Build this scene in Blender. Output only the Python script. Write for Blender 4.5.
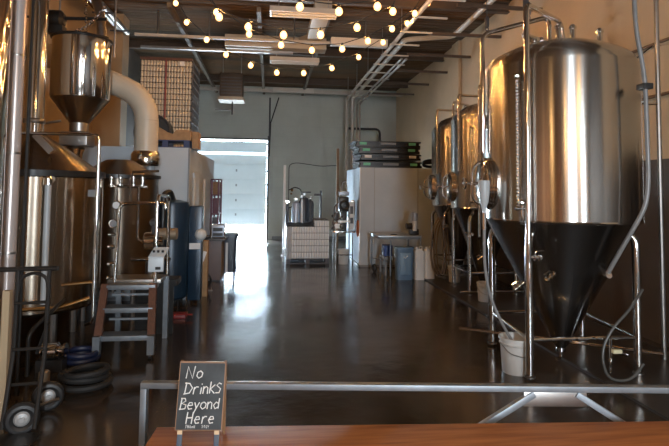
import bpy, bmesh, math, random
from mathutils import Vector, Matrix
random.seed(7)
PI = math.pi
C = bpy.context.scene.collection
for o in list(bpy.data.objects): bpy.data.objects.remove(o)

# ------------------------------------------------------------------ camera
cam_d = bpy.data.cameras.new('camera'); cam = bpy.data.objects.new('camera', cam_d); C.objects.link(cam)
cam_d.sensor_fit = 'HORIZONTAL'; cam_d.sensor_width = 36; cam_d.lens = 36*520/669
cam_d.shift_y = 0.0917 * 1.0
yaw, pitch, roll = math.radians(7.0256), math.radians(3.2), .011
f_ = Vector((math.sin(yaw)*math.cos(pitch), math.cos(yaw)*math.cos(pitch), math.sin(pitch)))
r0 = Vector((math.cos(yaw), -math.sin(yaw), 0)); u0 = r0.cross(f_)
r_ = r0*math.cos(roll)+u0*math.sin(roll); u_ = -r0*math.sin(roll)+u0*math.cos(roll)
M3 = Matrix((r_, u_, -f_)).transposed()
cam.matrix_world = Matrix.Translation((0, 0, 1.9)) @ M3.to_4x4()
cam_d.shift_y = -0.0917
cam_d.clip_start = .05; cam_d.clip_end = 200
bpy.context.scene.camera = cam
# ------------------------------------------------------------------ light
sc = bpy.context.scene
sc.view_settings.view_transform = 'Standard'; sc.view_settings.look = 'None'
sc.view_settings.exposure = 0.12; sc.view_settings.gamma = 1; sc.view_settings.use_curve_mapping = False
w = bpy.data.worlds.new('sky'); sc.world = w; w.use_nodes = True
bg = w.node_tree.nodes['Background']; bg.inputs[0].default_value = (.62, .80, 1, 1); bg.inputs[1].default_value = 14.0
def lamp(name, kind, loc, rot, power, col, size=None, sy=None):
    d = bpy.data.lights.new(name, kind); d.energy = power; d.color = col
    if kind == 'AREA':
        d.shape = 'RECTANGLE'; d.size = size; d.size_y = sy
    o = bpy.data.objects.new(name, d); C.objects.link(o); o.location = loc; o.rotation_euler = rot
    return o
# sun comes in low under the raised roller door
lamp('sun', 'SUN', (0, 30, 12), (math.radians(-52), 0, math.radians(8)), 110, (1, .95, .88)).data.angle = .01
# daylight through the garage door opening
lamp('door_daylight', 'AREA', (-1.65, 20.9, .40), (math.radians(-90), 0, 0), 1700, (.66, .84, 1), 3.0, .62).data.spread = math.radians(150)
# daylight through the taproom windows behind the camera
lamp('taproom_window_daylight_a', 'AREA', (1.0, -4.85, 2.4), (math.radians(90), 0, 0), 620, (.80, .91, 1), .5, 3.4)
lamp('taproom_window_daylight_b', 'AREA', (3.6, -4.85, 2.4), (math.radians(90), 0, 0), 110, (.80, .91, 1), .5, 3.4)
# warm fill lamps added behind the camera, no fixtures seen
for i, (x, y) in enumerate(((-2.4, -1.5), (0.4, -2.0), (2.9, -1.0))):
    lamp('taproom_warm_fill', 'AREA', (x, y, 4.3), (0, 0, 0), 70, (1, .56, .22), .5, .5)

# ------------------------------------------------------------------ materials
MAT = {}
def mat(name, col, rough=.6, metal=0, noise=0, scale=8, bump=0, emit=None, es=0, trans=0, spec=.5, stretch=None, coat=0, alpha=1, col2=None, rvar=0):
    if name in MAT: return MAT[name]
    m = bpy.data.materials.new(name); m.use_nodes = True; nt = m.node_tree
    b = nt.nodes['Principled BSDF']
    b.inputs['Base Color'].default_value = (*col, 1); b.inputs['Roughness'].default_value = rough
    b.inputs['Metallic'].default_value = metal; b.inputs['Specular IOR Level'].default_value = spec
    if trans: b.inputs['Transmission Weight'].default_value = trans
    if coat: b.inputs['Coat Weight'].default_value = coat
    if emit: b.inputs['Emission Color'].default_value = (*emit, 1); b.inputs['Emission Strength'].default_value = es
    if alpha < 1: b.inputs['Alpha'].default_value = alpha
    tc = nt.nodes.new('ShaderNodeTexCoord'); mp = nt.nodes.new('ShaderNodeMapping')
    nt.links.new(tc.outputs['Object'], mp.inputs['Vector'])
    if stretch: mp.inputs['Scale'].default_value = stretch
    n = nt.nodes.new('ShaderNodeTexNoise'); n.inputs['Scale'].default_value = scale; n.inputs['Detail'].default_value = 5
    nt.links.new(mp.outputs[0], n.inputs['Vector'])
    if noise or col2:
        r = nt.nodes.new('ShaderNodeValToRGB')
        a = tuple(max(0, c*(1-noise)) for c in col); c2 = col2 if col2 else tuple(min(1, c*(1+noise)) for c in col)
        r.color_ramp.elements[0].position = .3; r.color_ramp.elements[1].position = .7
        r.color_ramp.elements[0].color = (*a, 1); r.color_ramp.elements[1].color = (*c2, 1)
        nt.links.new(n.outputs['Fac'], r.inputs[0]); nt.links.new(r.outputs[0], b.inputs['Base Color'])
    if rvar:
        mr = nt.nodes.new('ShaderNodeMapRange'); mr.inputs['To Min'].default_value = max(.02, rough-rvar); mr.inputs['To Max'].default_value = rough+rvar
        mr.inputs['From Min'].default_value = .3; mr.inputs['From Max'].default_value = .7
        nt.links.new(n.outputs['Fac'], mr.inputs['Value']); nt.links.new(mr.outputs[0], b.inputs['Roughness'])
    if bump:
        bp = nt.nodes.new('ShaderNodeBump'); bp.inputs['Strength'].default_value = bump; bp.inputs['Distance'].default_value = .01
        nt.links.new(n.outputs['Fac'], bp.inputs['Height']); nt.links.new(bp.outputs[0], b.inputs['Normal'])
    MAT[name] = m; return m

def aniso(m, rough, an, rot=.0):
    nt = m.node_tree; b = nt.nodes['Principled BSDF']; t = nt.nodes.new('ShaderNodeTangent'); t.direction_type = 'RADIAL'; t.axis = 'Z'
    nt.links.new(t.outputs[0], b.inputs['Tangent']); b.inputs['Anisotropic'].default_value = an; b.inputs['Anisotropic Rotation'].default_value = rot
    for l in list(b.inputs['Roughness'].links): nt.links.remove(l)
    b.inputs['Roughness'].default_value = rough; return m
steel = aniso(mat('brushed_steel', (.60, .57, .53), .17, 1, .05, 3), .22, .9, .25)
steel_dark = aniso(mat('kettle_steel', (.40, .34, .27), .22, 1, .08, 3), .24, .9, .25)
chrome = mat('polished_steel', (.72, .70, .67), .09, 1)
steel_dull = mat('dull_steel', (.36, .34, .32), .35, 1, .1, 10)
galv = mat('galvanised_steel', (.22, .245, .27), .45, .7, .12, 14, .02)
blackrub = mat('black_rubber', (.012, .012, .013), .5, 0, .2, 20)
blackplas = mat('black_plastic', (.016, .017, .018), .38, 0, .2, 12)
blackmet = mat('black_painted_metal', (.02, .019, .018), .35, .2, .2, 12)
white_panel = mat('white_insulated_panel', (.46, .52, .57), .75, 0, .04, 3, spec=.2)
whiteplas = mat('white_plastic', (.62, .63, .62), .4, 0, .04, 6)
frost = mat('frosted_plastic', (.42, .44, .45), .35, 0, .04, 6)
bluebin = mat('grey_blue_plastic', (.10, .17, .26), .42, 0, .08, 6)
blueplas = mat('blue_plastic', (.012, .045, .22), .4, 0, .1, 8)
bluetank = mat('blue_painted_steel', (.012, .032, .060), .3, .1, .15, 4)
card = mat('cardboard', (.33, .20, .10), .8, 0, .15, 12, .03)
timber = mat('rough_timber', (.20, .12, .06), .7, 0, .25, 10, .05, stretch=(1, 6, 6))
redwood = mat('red_brown_wood', (.10, .038, .020), .5, 0, .25, 10, .05, stretch=(6, 6, 1))
duct_mat = mat('painted_duct', (.42, .36, .28), .5, .1, .06, 5)
cream_pipe = mat('cream_jacketing', (.56, .50, .40), .38, 0, .05, 4)
fixture_w = mat('white_enamel', (.62, .58, .52), .4, 0, .05, 6)
pipe_w = mat('white_painted_pipe', (.50, .46, .40), .45, 0, .06, 6)
can_m = mat('bare_aluminium', (.90, .93, .96), .35, .0, .05, 30)
hose_clear = mat('clear_grey_hose', (.20, .20, .20), .3, 0, .1, 10)
hose_dark = mat('dark_hose', (.010, .010, .010), .7, 0, .1, 10)
yellow = mat('yellow_label', (.65, .38, .02), .5)
green = mat('green_label', (.16, .55, .36), .5, 0, .1, 30)
orange = mat('orange_plastic', (.42, .12, .03), .5)
purple = mat('maroon_paint', (.10, .03, .05), .5)
brass = mat('brass', (.7, .45, .2), .25, 1)
grey_lam = mat('grey_brown_laminate', (.13, .10, .10), .5, 0, .08, 5)
dgrey = mat('dark_grey_paint', (.05, .05, .055), .45, 0, .1, 8)
mgrey = mat('mid_grey_paint', (.2, .21, .22), .45, 0, .1, 8)
label_w = mat('white_label', (.7, .7, .7), .5)
chalkb = mat('chalkboard', (.030, .036, .040), .75, 0, .45, 9, .02)
chalk = mat('chalk', (.62, .63, .62), .95)
film = mat('stretch_film', (.75, .78, .80), .22, 0, .1, 12, .5, alpha=.45)

def wood_table():
    m = bpy.data.materials.new('oiled_table_wood'); m.use_nodes = True; nt = m.node_tree; b = nt.nodes['Principled BSDF']
    tc = nt.nodes.new('ShaderNodeTexCoord'); mp = nt.nodes.new('ShaderNodeMapping'); mp.inputs['Scale'].default_value = (1.2, 16, 16)
    n = nt.nodes.new('ShaderNodeTexNoise'); n.inputs['Scale'].default_value = 2.4; n.inputs['Detail'].default_value = 8
    r = nt.nodes.new('ShaderNodeValToRGB'); r.color_ramp.elements[0].color = (.22, .075, .022, 1); r.color_ramp.elements[1].color = (.42, .17, .055, 1)
    r.color_ramp.elements[0].position = .3; r.color_ramp.elements[1].position = .7
    nt.links.new(tc.outputs['Object'], mp.inputs[0]); nt.links.new(mp.outputs[0], n.inputs['Vector']); nt.links.new(n.outputs['Fac'], r.inputs[0])
    nt.links.new(r.outputs[0], b.inputs['Base Color']); b.inputs['Roughness'].default_value = .6; b.inputs['Specular IOR Level'].default_value = .25
    return m
tablewood = wood_table()

def wall_mat(name, c1, block=False, rough=.75, bscale=1.0, mort=.9):
    m = bpy.data.materials.new(name); m.use_nodes = True; nt = m.node_tree; b = nt.nodes['Principled BSDF']
    tc = nt.nodes.new('ShaderNodeTexCoord')
    n = nt.nodes.new('ShaderNodeTexNoise'); n.inputs['Scale'].default_value = .7; n.inputs['Detail'].default_value = 6
    nt.links.new(tc.outputs['Object'], n.inputs['Vector'])
    r = nt.nodes.new('ShaderNodeValToRGB'); r.color_ramp.elements[0].position = .3; r.color_ramp.elements[1].position = .7
    r.color_ramp.elements[0].color = (*[c*.88 for c in c1], 1); r.color_ramp.elements[1].color = (*[c*1.07 for c in c1], 1)
    nt.links.new(n.outputs['Fac'], r.inputs[0]); nt.links.new(r.outputs[0], b.inputs['Base Color']); b.inputs['Roughness'].default_value = rough
    n2 = nt.nodes.new('ShaderNodeTexNoise'); n2.inputs['Scale'].default_value = 9; n2.inputs['Detail'].default_value = 6
    nt.links.new(tc.outputs['Object'], n2.inputs['Vector'])
    bp = nt.nodes.new('ShaderNodeBump'); bp.inputs['Strength'].default_value = .25; bp.inputs['Distance'].default_value = .02
    nt.links.new(n2.outputs['Fac'], bp.inputs['Height']); nt.links.new(bp.outputs[0], b.inputs['Normal'])
    if block:
        mp = nt.nodes.new('ShaderNodeMapping'); mp.inputs['Rotation'].default_value = (math.radians(90), 0, 0)
        br = nt.nodes.new('ShaderNodeTexBrick'); br.inputs['Scale'].default_value = 1; br.inputs['Brick Width'].default_value = .8; br.inputs['Row Height'].default_value = .4
        br.inputs['Mortar Size'].default_value = .02; br.inputs['Color1'].default_value = (1, 1, 1, 1); br.inputs['Color2'].default_value = (.97, .97, .97, 1); br.inputs['Mortar'].default_value = (mort, mort, mort, 1)
        nt.links.new(tc.outputs['Object'], mp.inputs[0]); nt.links.new(mp.outputs[0], br.inputs['Vector'])
        mx = nt.nodes.new('ShaderNodeMix'); mx.data_type = 'RGBA'; mx.blend_type = 'MULTIPLY'; mx.inputs[0].default_value = 1
        nt.links.new(r.outputs[0], mx.inputs[6]); nt.links.new(br.outputs[0], mx.inputs[7]); nt.links.new(mx.outputs[2], b.inputs['Base Color'])
    return m
wall_back_m = wall_mat('painted_block_wall', (.52, .55, .50), True, mort=.96)
wall_right_m = wall_mat('cream_plaster_wall', (.58, .44, .285))
wall_left_m = wall_mat('tan_plaster_wall', (.40, .285, .165))

def floor_mat():
    m = bpy.data.materials.new('wet_sealed_concrete'); m.use_nodes = True; nt = m.node_tree; b = nt.nodes['Principled BSDF']
    tc = nt.nodes.new('ShaderNodeTexCoord')
    n = nt.nodes.new('ShaderNodeTexNoise'); n.inputs['Scale'].default_value = .9; n.inputs['Detail'].default_value = 8; n.inputs['Roughness'].default_value = .6
    nt.links.new(tc.outputs['Object'], n.inputs['Vector'])
    r = nt.nodes.new('ShaderNodeValToRGB'); r.color_ramp.elements[0].position = .35; r.color_ramp.elements[1].position = .65
    r.color_ramp.elements[0].color = (.026, .020, .015, 1); r.color_ramp.elements[1].color = (.052, .043, .035, 1)
    nt.links.new(n.outputs['Fac'], r.inputs[0]); nt.links.new(r.outputs[0], b.inputs['Base Color'])
    mr = nt.nodes.new('ShaderNodeMapRange'); mr.inputs['From Min'].default_value = .35; mr.inputs['From Max'].default_value = .65
    mr.inputs['To Min'].default_value = .10; mr.inputs['To Max'].default_value = .24
    nt.links.new(n.outputs['Fac'], mr.inputs['Value']); nt.links.new(mr.outputs[0], b.inputs['Roughness'])
    n2 = nt.nodes.new('ShaderNodeTexNoise'); n2.inputs['Scale'].default_value = 5; n2.inputs['Detail'].default_value = 4
    nt.links.new(tc.outputs['Object'], n2.inputs['Vector'])
    bp = nt.nodes.new('ShaderNodeBump'); bp.inputs['Strength'].default_value = .12; bp.inputs['Distance'].default_value = .02
    nt.links.new(n2.outputs['Fac'], bp.inputs['Height']); nt.links.new(bp.outputs[0], b.inputs['Normal'])
    b.inputs['Specular IOR Level'].default_value = .6
    return m
floor_m = floor_mat()

def ceil_mat():
    m = bpy.data.materials.new('brown_roof_deck'); m.use_nodes = True; nt = m.node_tree; b = nt.nodes['Principled BSDF']
    tc = nt.nodes.new('ShaderNodeTexCoord'); mp = nt.nodes.new('ShaderNodeMapping'); mp.inputs['Scale'].default_value = (.15, 1, 1)
    n = nt.nodes.new('ShaderNodeTexNoise'); n.inputs['Scale'].default_value = 1.1; n.inputs['Detail'].default_value = 2
    nt.links.new(tc.outputs['Object'], mp.inputs[0]); nt.links.new(mp.outputs[0], n.inputs['Vector'])
    r = nt.nodes.new('ShaderNodeValToRGB'); r.color_ramp.elements[0].position = .4; r.color_ramp.elements[1].position = .6
    r.color_ramp.elements[0].color = (.15, .085, .045, 1); r.color_ramp.elements[1].color = (.085, .065, .045, 1)
    nt.links.new(n.outputs['Fac'], r.inputs[0]); nt.links.new(r.outputs[0], b.inputs['Base Color']); b.inputs['Roughness'].default_value = .9; b.inputs['Specular IOR Level'].default_value = .1
    wv = nt.nodes.new('ShaderNodeTexWave'); wv.bands_direction = 'Y'; wv.inputs['Scale'].default_value = 1.6
    nt.links.new(tc.outputs['Object'], wv.inputs['Vector'])
    bp = nt.nodes.new('ShaderNodeBump'); bp.inputs['Strength'].default_value = .6; bp.inputs['Distance'].default_value = .04
    nt.links.new(wv.outputs['Fac'], bp.inputs['Height']); nt.links.new(bp.outputs[0], b.inputs['Normal'])
    return m
ceil_m = ceil_mat()

def slat_mat():
    m = bpy.data.materials.new('mixed_board_panelling'); m.use_nodes = True; nt = m.node_tree; b = nt.nodes['Principled BSDF']
    tc = nt.nodes.new('ShaderNodeTexCoord'); mp = nt.nodes.new('ShaderNodeMapping'); mp.inputs['Scale'].default_value = (2.2, 2.2, .02)
    v = nt.nodes.new('ShaderNodeTexVoronoi'); v.inputs['Scale'].default_value = 1.0
    nt.links.new(tc.outputs['Object'], mp.inputs[0]); nt.links.new(mp.outputs[0], v.inputs['Vector'])
    s = nt.nodes.new('ShaderNodeSeparateColor'); nt.links.new(v.outputs['Color'], s.inputs[0])
    r = nt.nodes.new('ShaderNodeValToRGB'); r.color_ramp.elements[0].color = (.03, .012, .006, 1); r.color_ramp.elements[1].color = (.85, .52, .24, 1)
    e = r.color_ramp.elements.new(.5); e.color = (.38, .17, .06, 1)
    nt.links.new(s.outputs[0], r.inputs[0]); nt.links.new(r.outputs[0], b.inputs['Base Color']); b.inputs['Roughness'].default_value = .6
    return m
slat_m = slat_mat()

# ------------------------------------------------------------------ mesh helpers
ORG = {}
class MB:
    def __init__(s): s.bm = bmesh.new(); s.T = Matrix.Identity(4)
    def _add(s, ret): 
        vs = [v for v in ret if isinstance(v, bmesh.types.BMVert)]
        return vs
    def box(s, x0, x1, y0, y1, z0, z1, rot=None, bev=0):
        c = Vector(((x0+x1)/2, (y0+y1)/2, (z0+z1)/2)); d = (abs(x1-x0), abs(y1-y0), abs(z1-z0))
        m = Matrix.Translation(c) @ (rot.to_4x4() if rot else Matrix.Identity(4)) @ Matrix.Diagonal((*d, 1))
        r = bmesh.ops.create_cube(s.bm, size=1, matrix=s.T @ m)
        if bev:
            es = list({e for v in r['verts'] for e in v.link_edges})
            bmesh.ops.bevel(s.bm, geom=es, offset=bev, segments=2, affect='EDGES', profile=.6)
        return s
    def rbox(s, x0, x1, y0, y1, z0, z1, r=.03, n=4, taper=1.0):
        """box with rounded vertical corners, footprint scaled by taper at the bottom"""
        cx, cy = (x0+x1)/2, (y0+y1)/2; hx, hy = (x1-x0)/2, (y1-y0)/2; rings = []
        for z, t in ((z0, taper), (z1, 1)):
            ring = []
            for qx, qy, a0 in ((1, 1, 0), (-1, 1, PI/2), (-1, -1, PI), (1, -1, 1.5*PI)):
                for k in range(n+1):
                    a = a0+k*PI/2/n
                    ring.append(s.bm.verts.new(s.T @ Vector((cx+t*(qx*(hx-r)+r*math.cos(a)), cy+t*(qy*(hy-r)+r*math.sin(a)), z))))
            rings.append(ring)
        m = len(rings[0])
        for k in range(m): s.bm.faces.new((rings[0][k], rings[0][(k+1) % m], rings[1][(k+1) % m], rings[1][k]))
        s.bm.faces.new(rings[0][::-1]); s.bm.faces.new(rings[1]); return s
    def tube(s, pts, r, n=10, bend=0, closed=False, cap=True):
        pts = [Vector(p) for p in pts]
        if bend and len(pts) > 2:
            out = [pts[0]]
            for i in range(1, len(pts)-1):
                a, b, c = pts[i-1], pts[i], pts[i+1]
                d1 = (a-b); d2 = (c-b); k = min(bend, d1.length*.49, d2.length*.49)
                p1 = b+d1.normalized()*k; p2 = b+d2.normalized()*k
                for j in range(6):
                    t = j/5; out.append((1-t)**2*p1+2*t*(1-t)*b+t*t*p2)
            out.append(pts[-1]); pts = out
        N = len(pts); rings = []; ref = None
        for i, p in enumerate(pts):
            if closed: t = pts[(i+1) % N]-pts[i-1]
            elif i == 0: t = pts[1]-p
            elif i == N-1: t = p-pts[i-1]
            else: t = (pts[i+1]-p).normalized()+(p-pts[i-1]).normalized()
            if t.length < 1e-9: t = Vector((0, 0, 1))
            t.normalize()
            if ref is None:
                ref = Vector((0, 0, 1)) if abs(t.z) < .9 else Vector((1, 0, 0))
            u = (ref-t*ref.dot(t)).normalized(); ref = u; v = t.cross(u)
            rr = r[i] if isinstance(r, (list, tuple)) else r
            rings.append([s.bm.verts.new(s.T @ (p+(u*math.cos(2*PI*k/n)+v*math.sin(2*PI*k/n))*rr)) for k in range(n)])
        for i in range(N if closed else N-1):
            A, B = rings[i], rings[(i+1) % N]
            for k in range(n): s.bm.faces.new((A[k], A[(k+1) % n], B[(k+1) % n], B[k]))
        if cap and not closed: s.bm.faces.new(rings[0][::-1]); s.bm.faces.new(rings[-1])
        return s
    def lathe(s, prof, c=(0, 0, 0), n=32, axis=(0, 0, 1), cap=True):
        """prof: list of (radius, height) along axis"""
        c = Vector(c); q = Vector((0, 0, 1)).rotation_difference(Vector(axis)).to_matrix(); rings = []
        for r, z in prof:
            r = max(r, 1e-4)
            rings.append([s.bm.verts.new(s.T @ (c+q @ Vector((r*math.cos(2*PI*k/n), r*math.sin(2*PI*k/n), z)))) for k in range(n)])
        for A, B in zip(rings, rings[1:]):
            for k in range(n): s.bm.faces.new((A[k], A[(k+1) % n], B[(k+1) % n], B[k]))
        if cap: s.bm.faces.new(rings[0][::-1]); s.bm.faces.new(rings[-1])
        return s
    def ball(s, c, r, n=12, sc=(1, 1, 1)):
        bmesh.ops.create_uvsphere(s.bm, u_segments=n, v_segments=max(6, n//2+2), radius=r, matrix=s.T @ Matrix.Translation(c) @ Matrix.Diagonal((*sc, 1))); return s
    def torus(s, c, R, r, axis=(0, 0, 1), n=28, m=8, sx=1, sy=1):
        q = Vector((0, 0, 1)).rotation_difference(Vector(axis)).to_matrix(); c = Vector(c)
        return s.tube([c+q @ Vector((R*sx*math.cos(2*PI*k/n), R*sy*math.sin(2*PI*k/n), 0)) for k in range(n)], r, m, closed=True)
    def prism(s, pts, d):
        """flat polygon (3D points) pushed along vector d"""
        d = Vector(d); a = [s.bm.verts.new(s.T @ Vector(p)) for p in pts]; b = [s.bm.verts.new(s.T @ (Vector(p)+d)) for p in pts]
        s.bm.faces.new(a[::-1]); s.bm.faces.new(b)
        for k in range(len(a)): s.bm.faces.new((a[k], a[(k+1) % len(a)], b[(k+1) % len(a)], b[k]))
        return s
    def build(s, name, m, parent=None, loc=None):
        bmesh.ops.recalc_face_normals(s.bm, faces=s.bm.faces)
        me = bpy.data.meshes.new(name)
        if parent is not None: org = ORG[parent.name]
        elif loc is not None: org = Vector(loc)
        else:
            xs = [v.co for v in s.bm.verts]
            org = Vector(((min(v.x for v in xs)+max(v.x for v in xs))/2, (min(v.y for v in xs)+max(v.y for v in xs))/2, min(v.z for v in xs)))
        bmesh.ops.translate(s.bm, verts=s.bm.verts, vec=-org)
        s.bm.to_mesh(me); s.bm.free()
        me.polygons.foreach_set('use_smooth', [True]*len(me.polygons)); me.set_sharp_from_angle(angle=math.radians(32))
        me.materials.append(m)
        o = bpy.data.objects.new(name, me); C.objects.link(o)
        if parent is not None: o.parent = parent
        else: o.location = org
        ORG[o.name] = org
        return o
def thing(name, label, cat, loc=(0, 0, 0), group=None):
    o = bpy.data.objects.new(name, None); C.objects.link(o); o.location = loc; o.empty_display_size = .1
    ORG[o.name] = Vector(loc); return tag(o, label, cat, group)
def tag(o, label, cat, group=None, kind=None):
    o['label'] = label; o['category'] = cat
    if group: o['group'] = group
    if kind: o['kind'] = kind
    return o
def struct(o, label, cat):
    o['kind'] = 'structure'; o['label'] = label; o['category'] = cat; return o
def kids(o): return [c for c in bpy.data.objects if c.parent == o]
def copy_tree(o, loc=None, label=None, parent=None):
    c = o.copy(); C.objects.link(c); c.parent = parent
    if loc is not None: c.location = loc
    if label: c['label'] = label
    for ch in kids(o): copy_tree(ch, None, None, c)
    return c
def rotz(a): return Matrix.Rotation(a, 4, 'Z')

# ------------------------------------------------------------------ the building
XL, XR, YB, YF, ZC = -4.05, 5.0, 20.4, -5.0, 5.95
DX0, DX1, DZ = -3.2, -.12, 3.84          # garage door opening
struct(MB().box(XL-.2, XR+.2, YF-.2, YB+.2, -.2, 0).build('floor', floor_m), 'dark wet sealed concrete floor of the brewery', 'floor')
struct(MB().box(XL-.2, XR+.2, YF-.2, YB+.2, ZC, ZC+.2).build('ceiling', ceil_m), 'dark brown roof deck above the brewery', 'ceiling')
struct(MB().box(XL-.2, XL, YF, YB+.2, 0, ZC).build('wall_left', wall_left_m), 'tan side wall behind the kettles', 'wall')
struct(MB().box(XR, XR+.2, YF, YB+.2, 0, ZC).build('wall_right', wall_right_m), 'cream side wall behind the fermenters', 'wall')
m = MB().box(XL, DX0, YB, YB+.2, 0, ZC).box(DX1, XR, YB, YB+.2, 0, ZC).box(DX0, DX1, YB, YB+.2, DZ, ZC)
struct(m.build('wall_back', wall_back_m), 'pale painted block wall around the garage door', 'wall')
struct(MB().box(XL, XR, YF-.2, YF, 0, ZC).build('wall_front', slat_m), 'board panelled taproom wall', 'wall')
struct(MB().box(XL+.001, XL+.06, YF, 3.6, 0, ZC-.02).build('trim_1', slat_m), 'vertical board panelling in the taproom', 'panelling')
struct(MB().box(XL, -3.44, 12.38, 12.9, 0, ZC).build('trim_2', wall_left_m), 'tan pilaster standing out from the left wall', 'pilaster')
struct(MB().box(4.96, 4.975, 2.0, 12.9, 0, 2.35).build('trim_7', mat('dark_brown_wall_band', (.055, .036, .022), .5, 0, .15, 3)), 'dark brown lower band of the wall behind the fermenters', 'wall lining')  # lower right wall covered by a darker brown band
struct(MB().box(XL+.001, XL+.03, 12.9, YB, 0, ZC-.02).build('trim_8', mat('wall_shade_brown', (.085, .07, .055), .7, 0, .1, 3)), 'dark sheet standing for shade on the rear left wall', 'wall lining')  # shade on the far left wall, put into a dark sheet
struct(MB().box(4.95, 4.999, YF, 2.0, 0, ZC-.02).build('trim_9', mat('reflection_dimmer', (.06, .045, .035), .6, 0, .2, 3)), 'added dark panel on the unseen right wall, dimming tank reflections', 'wall lining')  # unseen panel added to darken the tank's reflections and cut warm bounce
struct(MB().box(4.93, XR, 13.2, 13.7, 0, ZC).build('trim_3', wall_right_m), 'shallow pilaster on the right wall', 'pilaster')
struct(MB().box(DX1+.22, 1.95, YB-.05, YB, 0, ZC-.25).build('trim_4', wall_back_m), 'raised wall panel right of the garage door', 'panel')
struct(MB().box(DX1+.22, XR, YB-.12, YB-.04, 0, .12).build('baseboard_back', mgrey), 'grey skirting along the back wall', 'baseboard')
struct(MB().box(-30, 30, YB+.2, YB+40, -.2, -.02).build('ground_outside', mat('pale_concrete_apron', (.5, .5, .48), .8, 0, .1, 2)), 'sunlit concrete apron outside the door', 'ground')
struct(MB().box(3.35, 4.75, 3.9, 12.6, 0, .025).build('trim_5', mat('drain_plinth', (.035, .03, .026), .35, 0, .2, 4)), 'low dark plinth under the fermenters', 'plinth')
# windows behind the camera (frames; their daylight is the area lights at the top)
for k, (xa, xb) in enumerate(((.75, 1.25), (3.35, 3.85))):
    m = MB()
    for a, b, c, d in ((xa-.08, xa, .6, 4.2), (xb, xb+.08, .6, 4.2), (xa-.08, xb+.08, 4.12, 4.2), (xa-.08, xb+.08, .6, .68)): m.box(a, b, YF, YF+.1, c, d)
    struct(m.build('window_%d' % (k+1), dgrey), 'dark taproom window frame', 'window')

# roof steel
for y in (2.2, 6.3, 10.4, 14.6, 18.6):
    m = MB().box(XL, XR, y-.07, y+.07, 5.93, 5.95).box(XL, XR, y-.07, y+.07, 5.73, 5.75).box(XL, XR, y-.012, y+.012, 5.74, 5.94)
    tag(m.build('roof_beam', mat('brown_steel_paint', (.085, .055, .035), .55, .2, .1, 6)), 'dark steel roof beam crossing the hall, ' + {2.2: 'nearest the taproom', 6.3: 'second from the taproom', 10.4: 'in front of the white duct', 14.6: 'above the unit heater', 18.6: 'farthest, near the back wall'}[y], 'beam', 'roof beams')
for x, lb in ((-2.12, 'left of the unit heater'), (-.3, 'over the garage door edge'), (1.2, 'over the right of the hall')):
    m = MB().box(x-.045, x+.045, 10.8, 20.3, 5.62, 5.72)
    tag(m.build('ceiling_purlin', mat('brown_grey_paint', (.13, .105, .08), .7)), 'thin grey purlin running to the back wall, ' + lb, 'purlin', 'purlins')
tag(MB().box(XL+.05, XR-.05, 19.2, 19.32, 5.52, 5.64).build('sprinkler_pipe', pipe_w), 'pale horizontal pipe crossing the hall just before the back wall', 'pipe')
tag(MB().box(.05, 1.55, 19.05, 19.18, 5.52, 5.66).build('cable_trunking', fixture_w), 'short white trunking fixed to the pipe near the back wall', 'trunking')

# garage door: raised about half a metre
gd = thing('garage_door', 'white sectional garage door raised with daylight pouring under it', 'garage door', (-1.66, YB+.08, .55))
zs = [.55, 1.15, 1.73, 2.31, 2.89, 3.25]
gdm = mat('translucent_door_panel', (.50, .54, .56), .5, 0, .03, 4)
nt = gdm.node_tree; b_ = nt.nodes['Principled BSDF']; o_ = nt.nodes['Material Output']; mx = nt.nodes.new('ShaderNodeMixShader'); tl = nt.nodes.new('ShaderNodeBsdfTranslucent')
tl.inputs[0].default_value = (.7, .8, .85, 1); mx.inputs[0].default_value = .10
nt.links.new(b_.outputs[0], mx.inputs[1]); nt.links.new(tl.outputs[0], mx.inputs[2]); nt.links.new(mx.outputs[0], o_.inputs[0])
for a, b in zip(zs, zs[1:]):
    MB().box(DX0+.03, DX1-.03, YB+.06, YB+.11, a-.002, b+.002, bev=.008).build('door_panel', gdm, gd)
lit = MB().box(DX0+.03, DX1-.03, YB+.065, YB+.10, 3.25, 3.36).build('window_strip', mat('daylit_glazing', (.8, .9, 1), .3, emit=(.75, .9, 1), es=3.2), gd); lit['label'] = 'narrow daylit glazing strip'
MB().box(DX0+.03, DX1-.03, YB+.06, YB+.11, 3.36, 3.77, bev=.008).build('door_panel', gdm, gd)
for z in (.9, 1.45, 2.03, 2.6): MB().box(-1.33, -1.27, YB+.035, YB+.06, z, z+.09).build('hinge', mgrey, gd)
tr = thing('door_track', 'vertical steel track and rollers at the right edge of the garage door', 'door track', (DX1, YB, 0))
MB().box(DX1-.005, DX1+.05, YB-.09, YB-.02, 0, 4.0).box(DX1+.05, DX1+.065, YB-.09, YB-.01, 0, 4.0).build('rail', dgrey, tr)
for k in range(7): MB().box(DX1-.03, DX1+.08, YB-.12, YB-.04, .5+k*.52, .58+k*.52).build('bracket', mgrey, tr)
struct(MB().box(DX0-.1, DX1+.06, YB-.06, YB, DZ+.01, DZ+.06).build('trim_6', dgrey), 'dark steel lintel over the garage door', 'lintel')
tag(MB().tube([(.28, 20.2, 5.5), (-.02, 20.2, 4.5), (-.05, 20.25, 3.2)], .022).build('door_cable', blackrub), 'dark slanting cable beside the garage door', 'cable')
tag(MB().tube([(-.06, 20.3, 5.5), (-.06, 20.3, 4.0)], .03).build('conduit', dgrey), 'dark vertical conduit right of the unit heater', 'conduit')
tag(MB().tube([(.72, YB-.09, .7), (.72, YB-.09, 2.9), (1.0, YB-.09, 2.98), (2.0, YB-.09, 2.85), (2.6, YB-.09, 2.9)], .015, bend=.2).build('wall_cable', dgrey), 'thin dark cable looping across the back wall', 'cable')

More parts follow.
